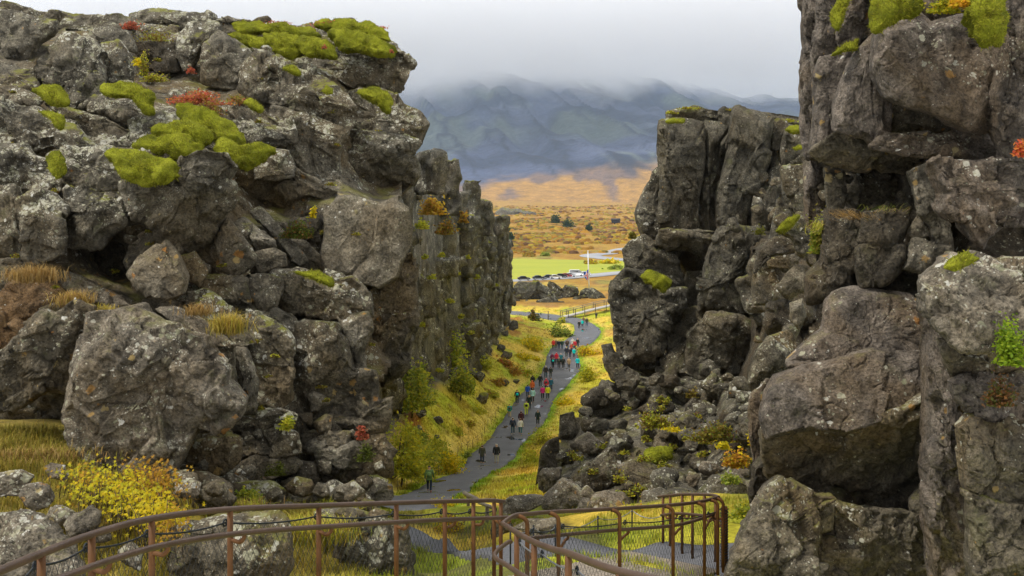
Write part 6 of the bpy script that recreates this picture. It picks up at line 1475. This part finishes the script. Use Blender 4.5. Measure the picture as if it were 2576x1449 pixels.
def vehicle(u, v, kind, c, rz, label, name):
    b_, wins, wh, ri, L, Wd = CARS[kind]; p = hit(u, v, 300); p[2] += .45
    root = empty(name, p, label, 'van' if kind == 'van' else 'car', 'vehicles parked by the valley road'); root.rotation_euler = (0, 0, rz)
    o = bpy.data.objects.new('car_body', b_); C.objects.link(o); o.parent = root
    if not b_.materials: b_.materials.append(None)
    o.material_slots[0].link = 'OBJECT'; o.material_slots[0].material = plain_material("car_paint", c, .3, 0, .04, 1)
    for w in wins:
        if not w.materials: w.materials.append(M['glass'])
        link('window', w, None, root)
    x = 1.75 if kind == 'van' else 1.35
    for sx in (-1, 1):
        for sy in (-1, 1):
            q = link('wheel', wh, M['tyre'], root, (sx * x, sy * (Wd / 2 - .1), .33)); link('rim', ri, M['rim'], q)
    for sy in (-1, 1):
        V, Fs = box((L / 2 - .02, sy * Wd * .34, .72), (.12, .3, .16)); me = mesh_data('headlight', V, Fs, False); link('headlight', me, M['lamp_w'], root)
        V, Fs = box((-L / 2 + .02, sy * Wd * .36, .85), (.12, .2, .3)); me = mesh_data('tail_light', V, Fs, False); link('tail_light', me, M['lamp_r'], root)
vehicle(1450, 697, 'van', (.78, .79, .80), .06, 'white van parked by the road at the hay field edge', 'van'); vehicle(1434, 699, 'car', (.74, .75, .76), .06, 'white car parked left of the white van', 'parked_car'); vehicle(1472, 695, 'car', (.76, .77, .78), .06, 'white car right of the van, half behind the flagpole', 'parked_car')
vehicle(1412, 701, 'car', (.05, .05, .055), .06, 'black car left of the white cars by the road', 'parked_car'); vehicle(1424, 700, 'car', (.40, .03, .03), .06, 'dark red car between the black and the white car', 'parked_car'); vehicle(1397, 704, 'car', (.70, .71, .72), .1, 'pale silver car at the left end of the parked row', 'parked_car')
vehicle(1382, 704, 'car', (.04, .05, .055), .1, 'dark car just left of the silver one on the road', 'parked_car'); vehicle(1355, 706, 'car', (.05, .06, .06), .1, 'dark car second from the left on the road', 'parked_car'); vehicle(1318, 708, 'car', (.06, .06, .06), .1, 'leftmost dark car on the road by the gorge wall', 'parked_car')
# dark hut far out on the plain
p = hit(1549, 563, 600); root = empty('hut', p, 'tiny dark hut far out on the orange plain', 'hut'); V, Fs = box(p + [0, 0, 1.5], (9, 6, 4)); mk('wall', V, Fs, plain_material("dark_timber", (.05, .05, .055), .8), root, smooth=False)
V = np.array([[-5, -3.5, 3.4], [5, -3.5, 3.4], [5, 3.5, 3.4], [-5, 3.5, 3.4], [-5, 0, 6], [5, 0, 6]]) + p; mk('roof', V, [np.array([[0, 1, 5, 4], [2, 3, 4, 5], [3, 2, 1, 0]]), np.array([[0, 4, 3], [1, 2, 5]])], plain_material("dark_roof", (.04, .04, .045), .7), root, smooth=False)
# ------------------------------------------------------------------ air: haze over the whole valley, cloud on the mountain
def volume_material(name, color, density, noise_cloud=False):
    m = bpy.data.materials.new(name); m.use_nodes = True; nt = m.node_tree; nt.nodes.clear()
    out = nt.nodes.new("ShaderNodeOutputMaterial"); v = nt.nodes.new("ShaderNodeVolumePrincipled")
    v.inputs["Color"].default_value = (*color, 1); v.inputs["Density"].default_value = density
    v.inputs["Anisotropy"].default_value = 0.0
    nt.links.new(v.outputs[0], out.inputs["Volume"])
    if noise_cloud:
        g = nt.nodes.new("ShaderNodeNewGeometry"); sx = nt.nodes.new("ShaderNodeSeparateXYZ"); nt.links.new(g.outputs["Position"], sx.inputs[0])
        n1 = noise(nt, g.outputs["Position"], .0024, 6, .6, .8)
        h = math_(nt, 'ADD', sx.outputs[2], math_(nt, 'MULTIPLY', math_(nt, 'SUBTRACT', n1, .5), 760.))
        h = math_(nt, 'ADD', h, math_(nt, 'MULTIPLY', sx.outputs[0], -.03))
        lo = maprange(nt, h, 545, 900); hi = maprange(nt, sx.outputs[2], 1000, 1290, 1., .0)
        nt.links.new(math_(nt, 'MULTIPLY', math_(nt, 'MULTIPLY', lo, hi), density), v.inputs["Density"])
    return m
V, Fs = box((0, 5480, 600), (17000, 11100, 1420)); o = mk('haze', V, Fs, volume_material("haze_air", (.58, .76, 1.0), 5e-5), smooth=False); tag(o, kind='stuff')
V, Fs = box((0, 7300, 870), (14000, 5200, 840)); o = mk('cloud', V, Fs, volume_material("cloud_vapour", (1, 1, 1), 0.0032, True), smooth=False); tag(o, kind='stuff')
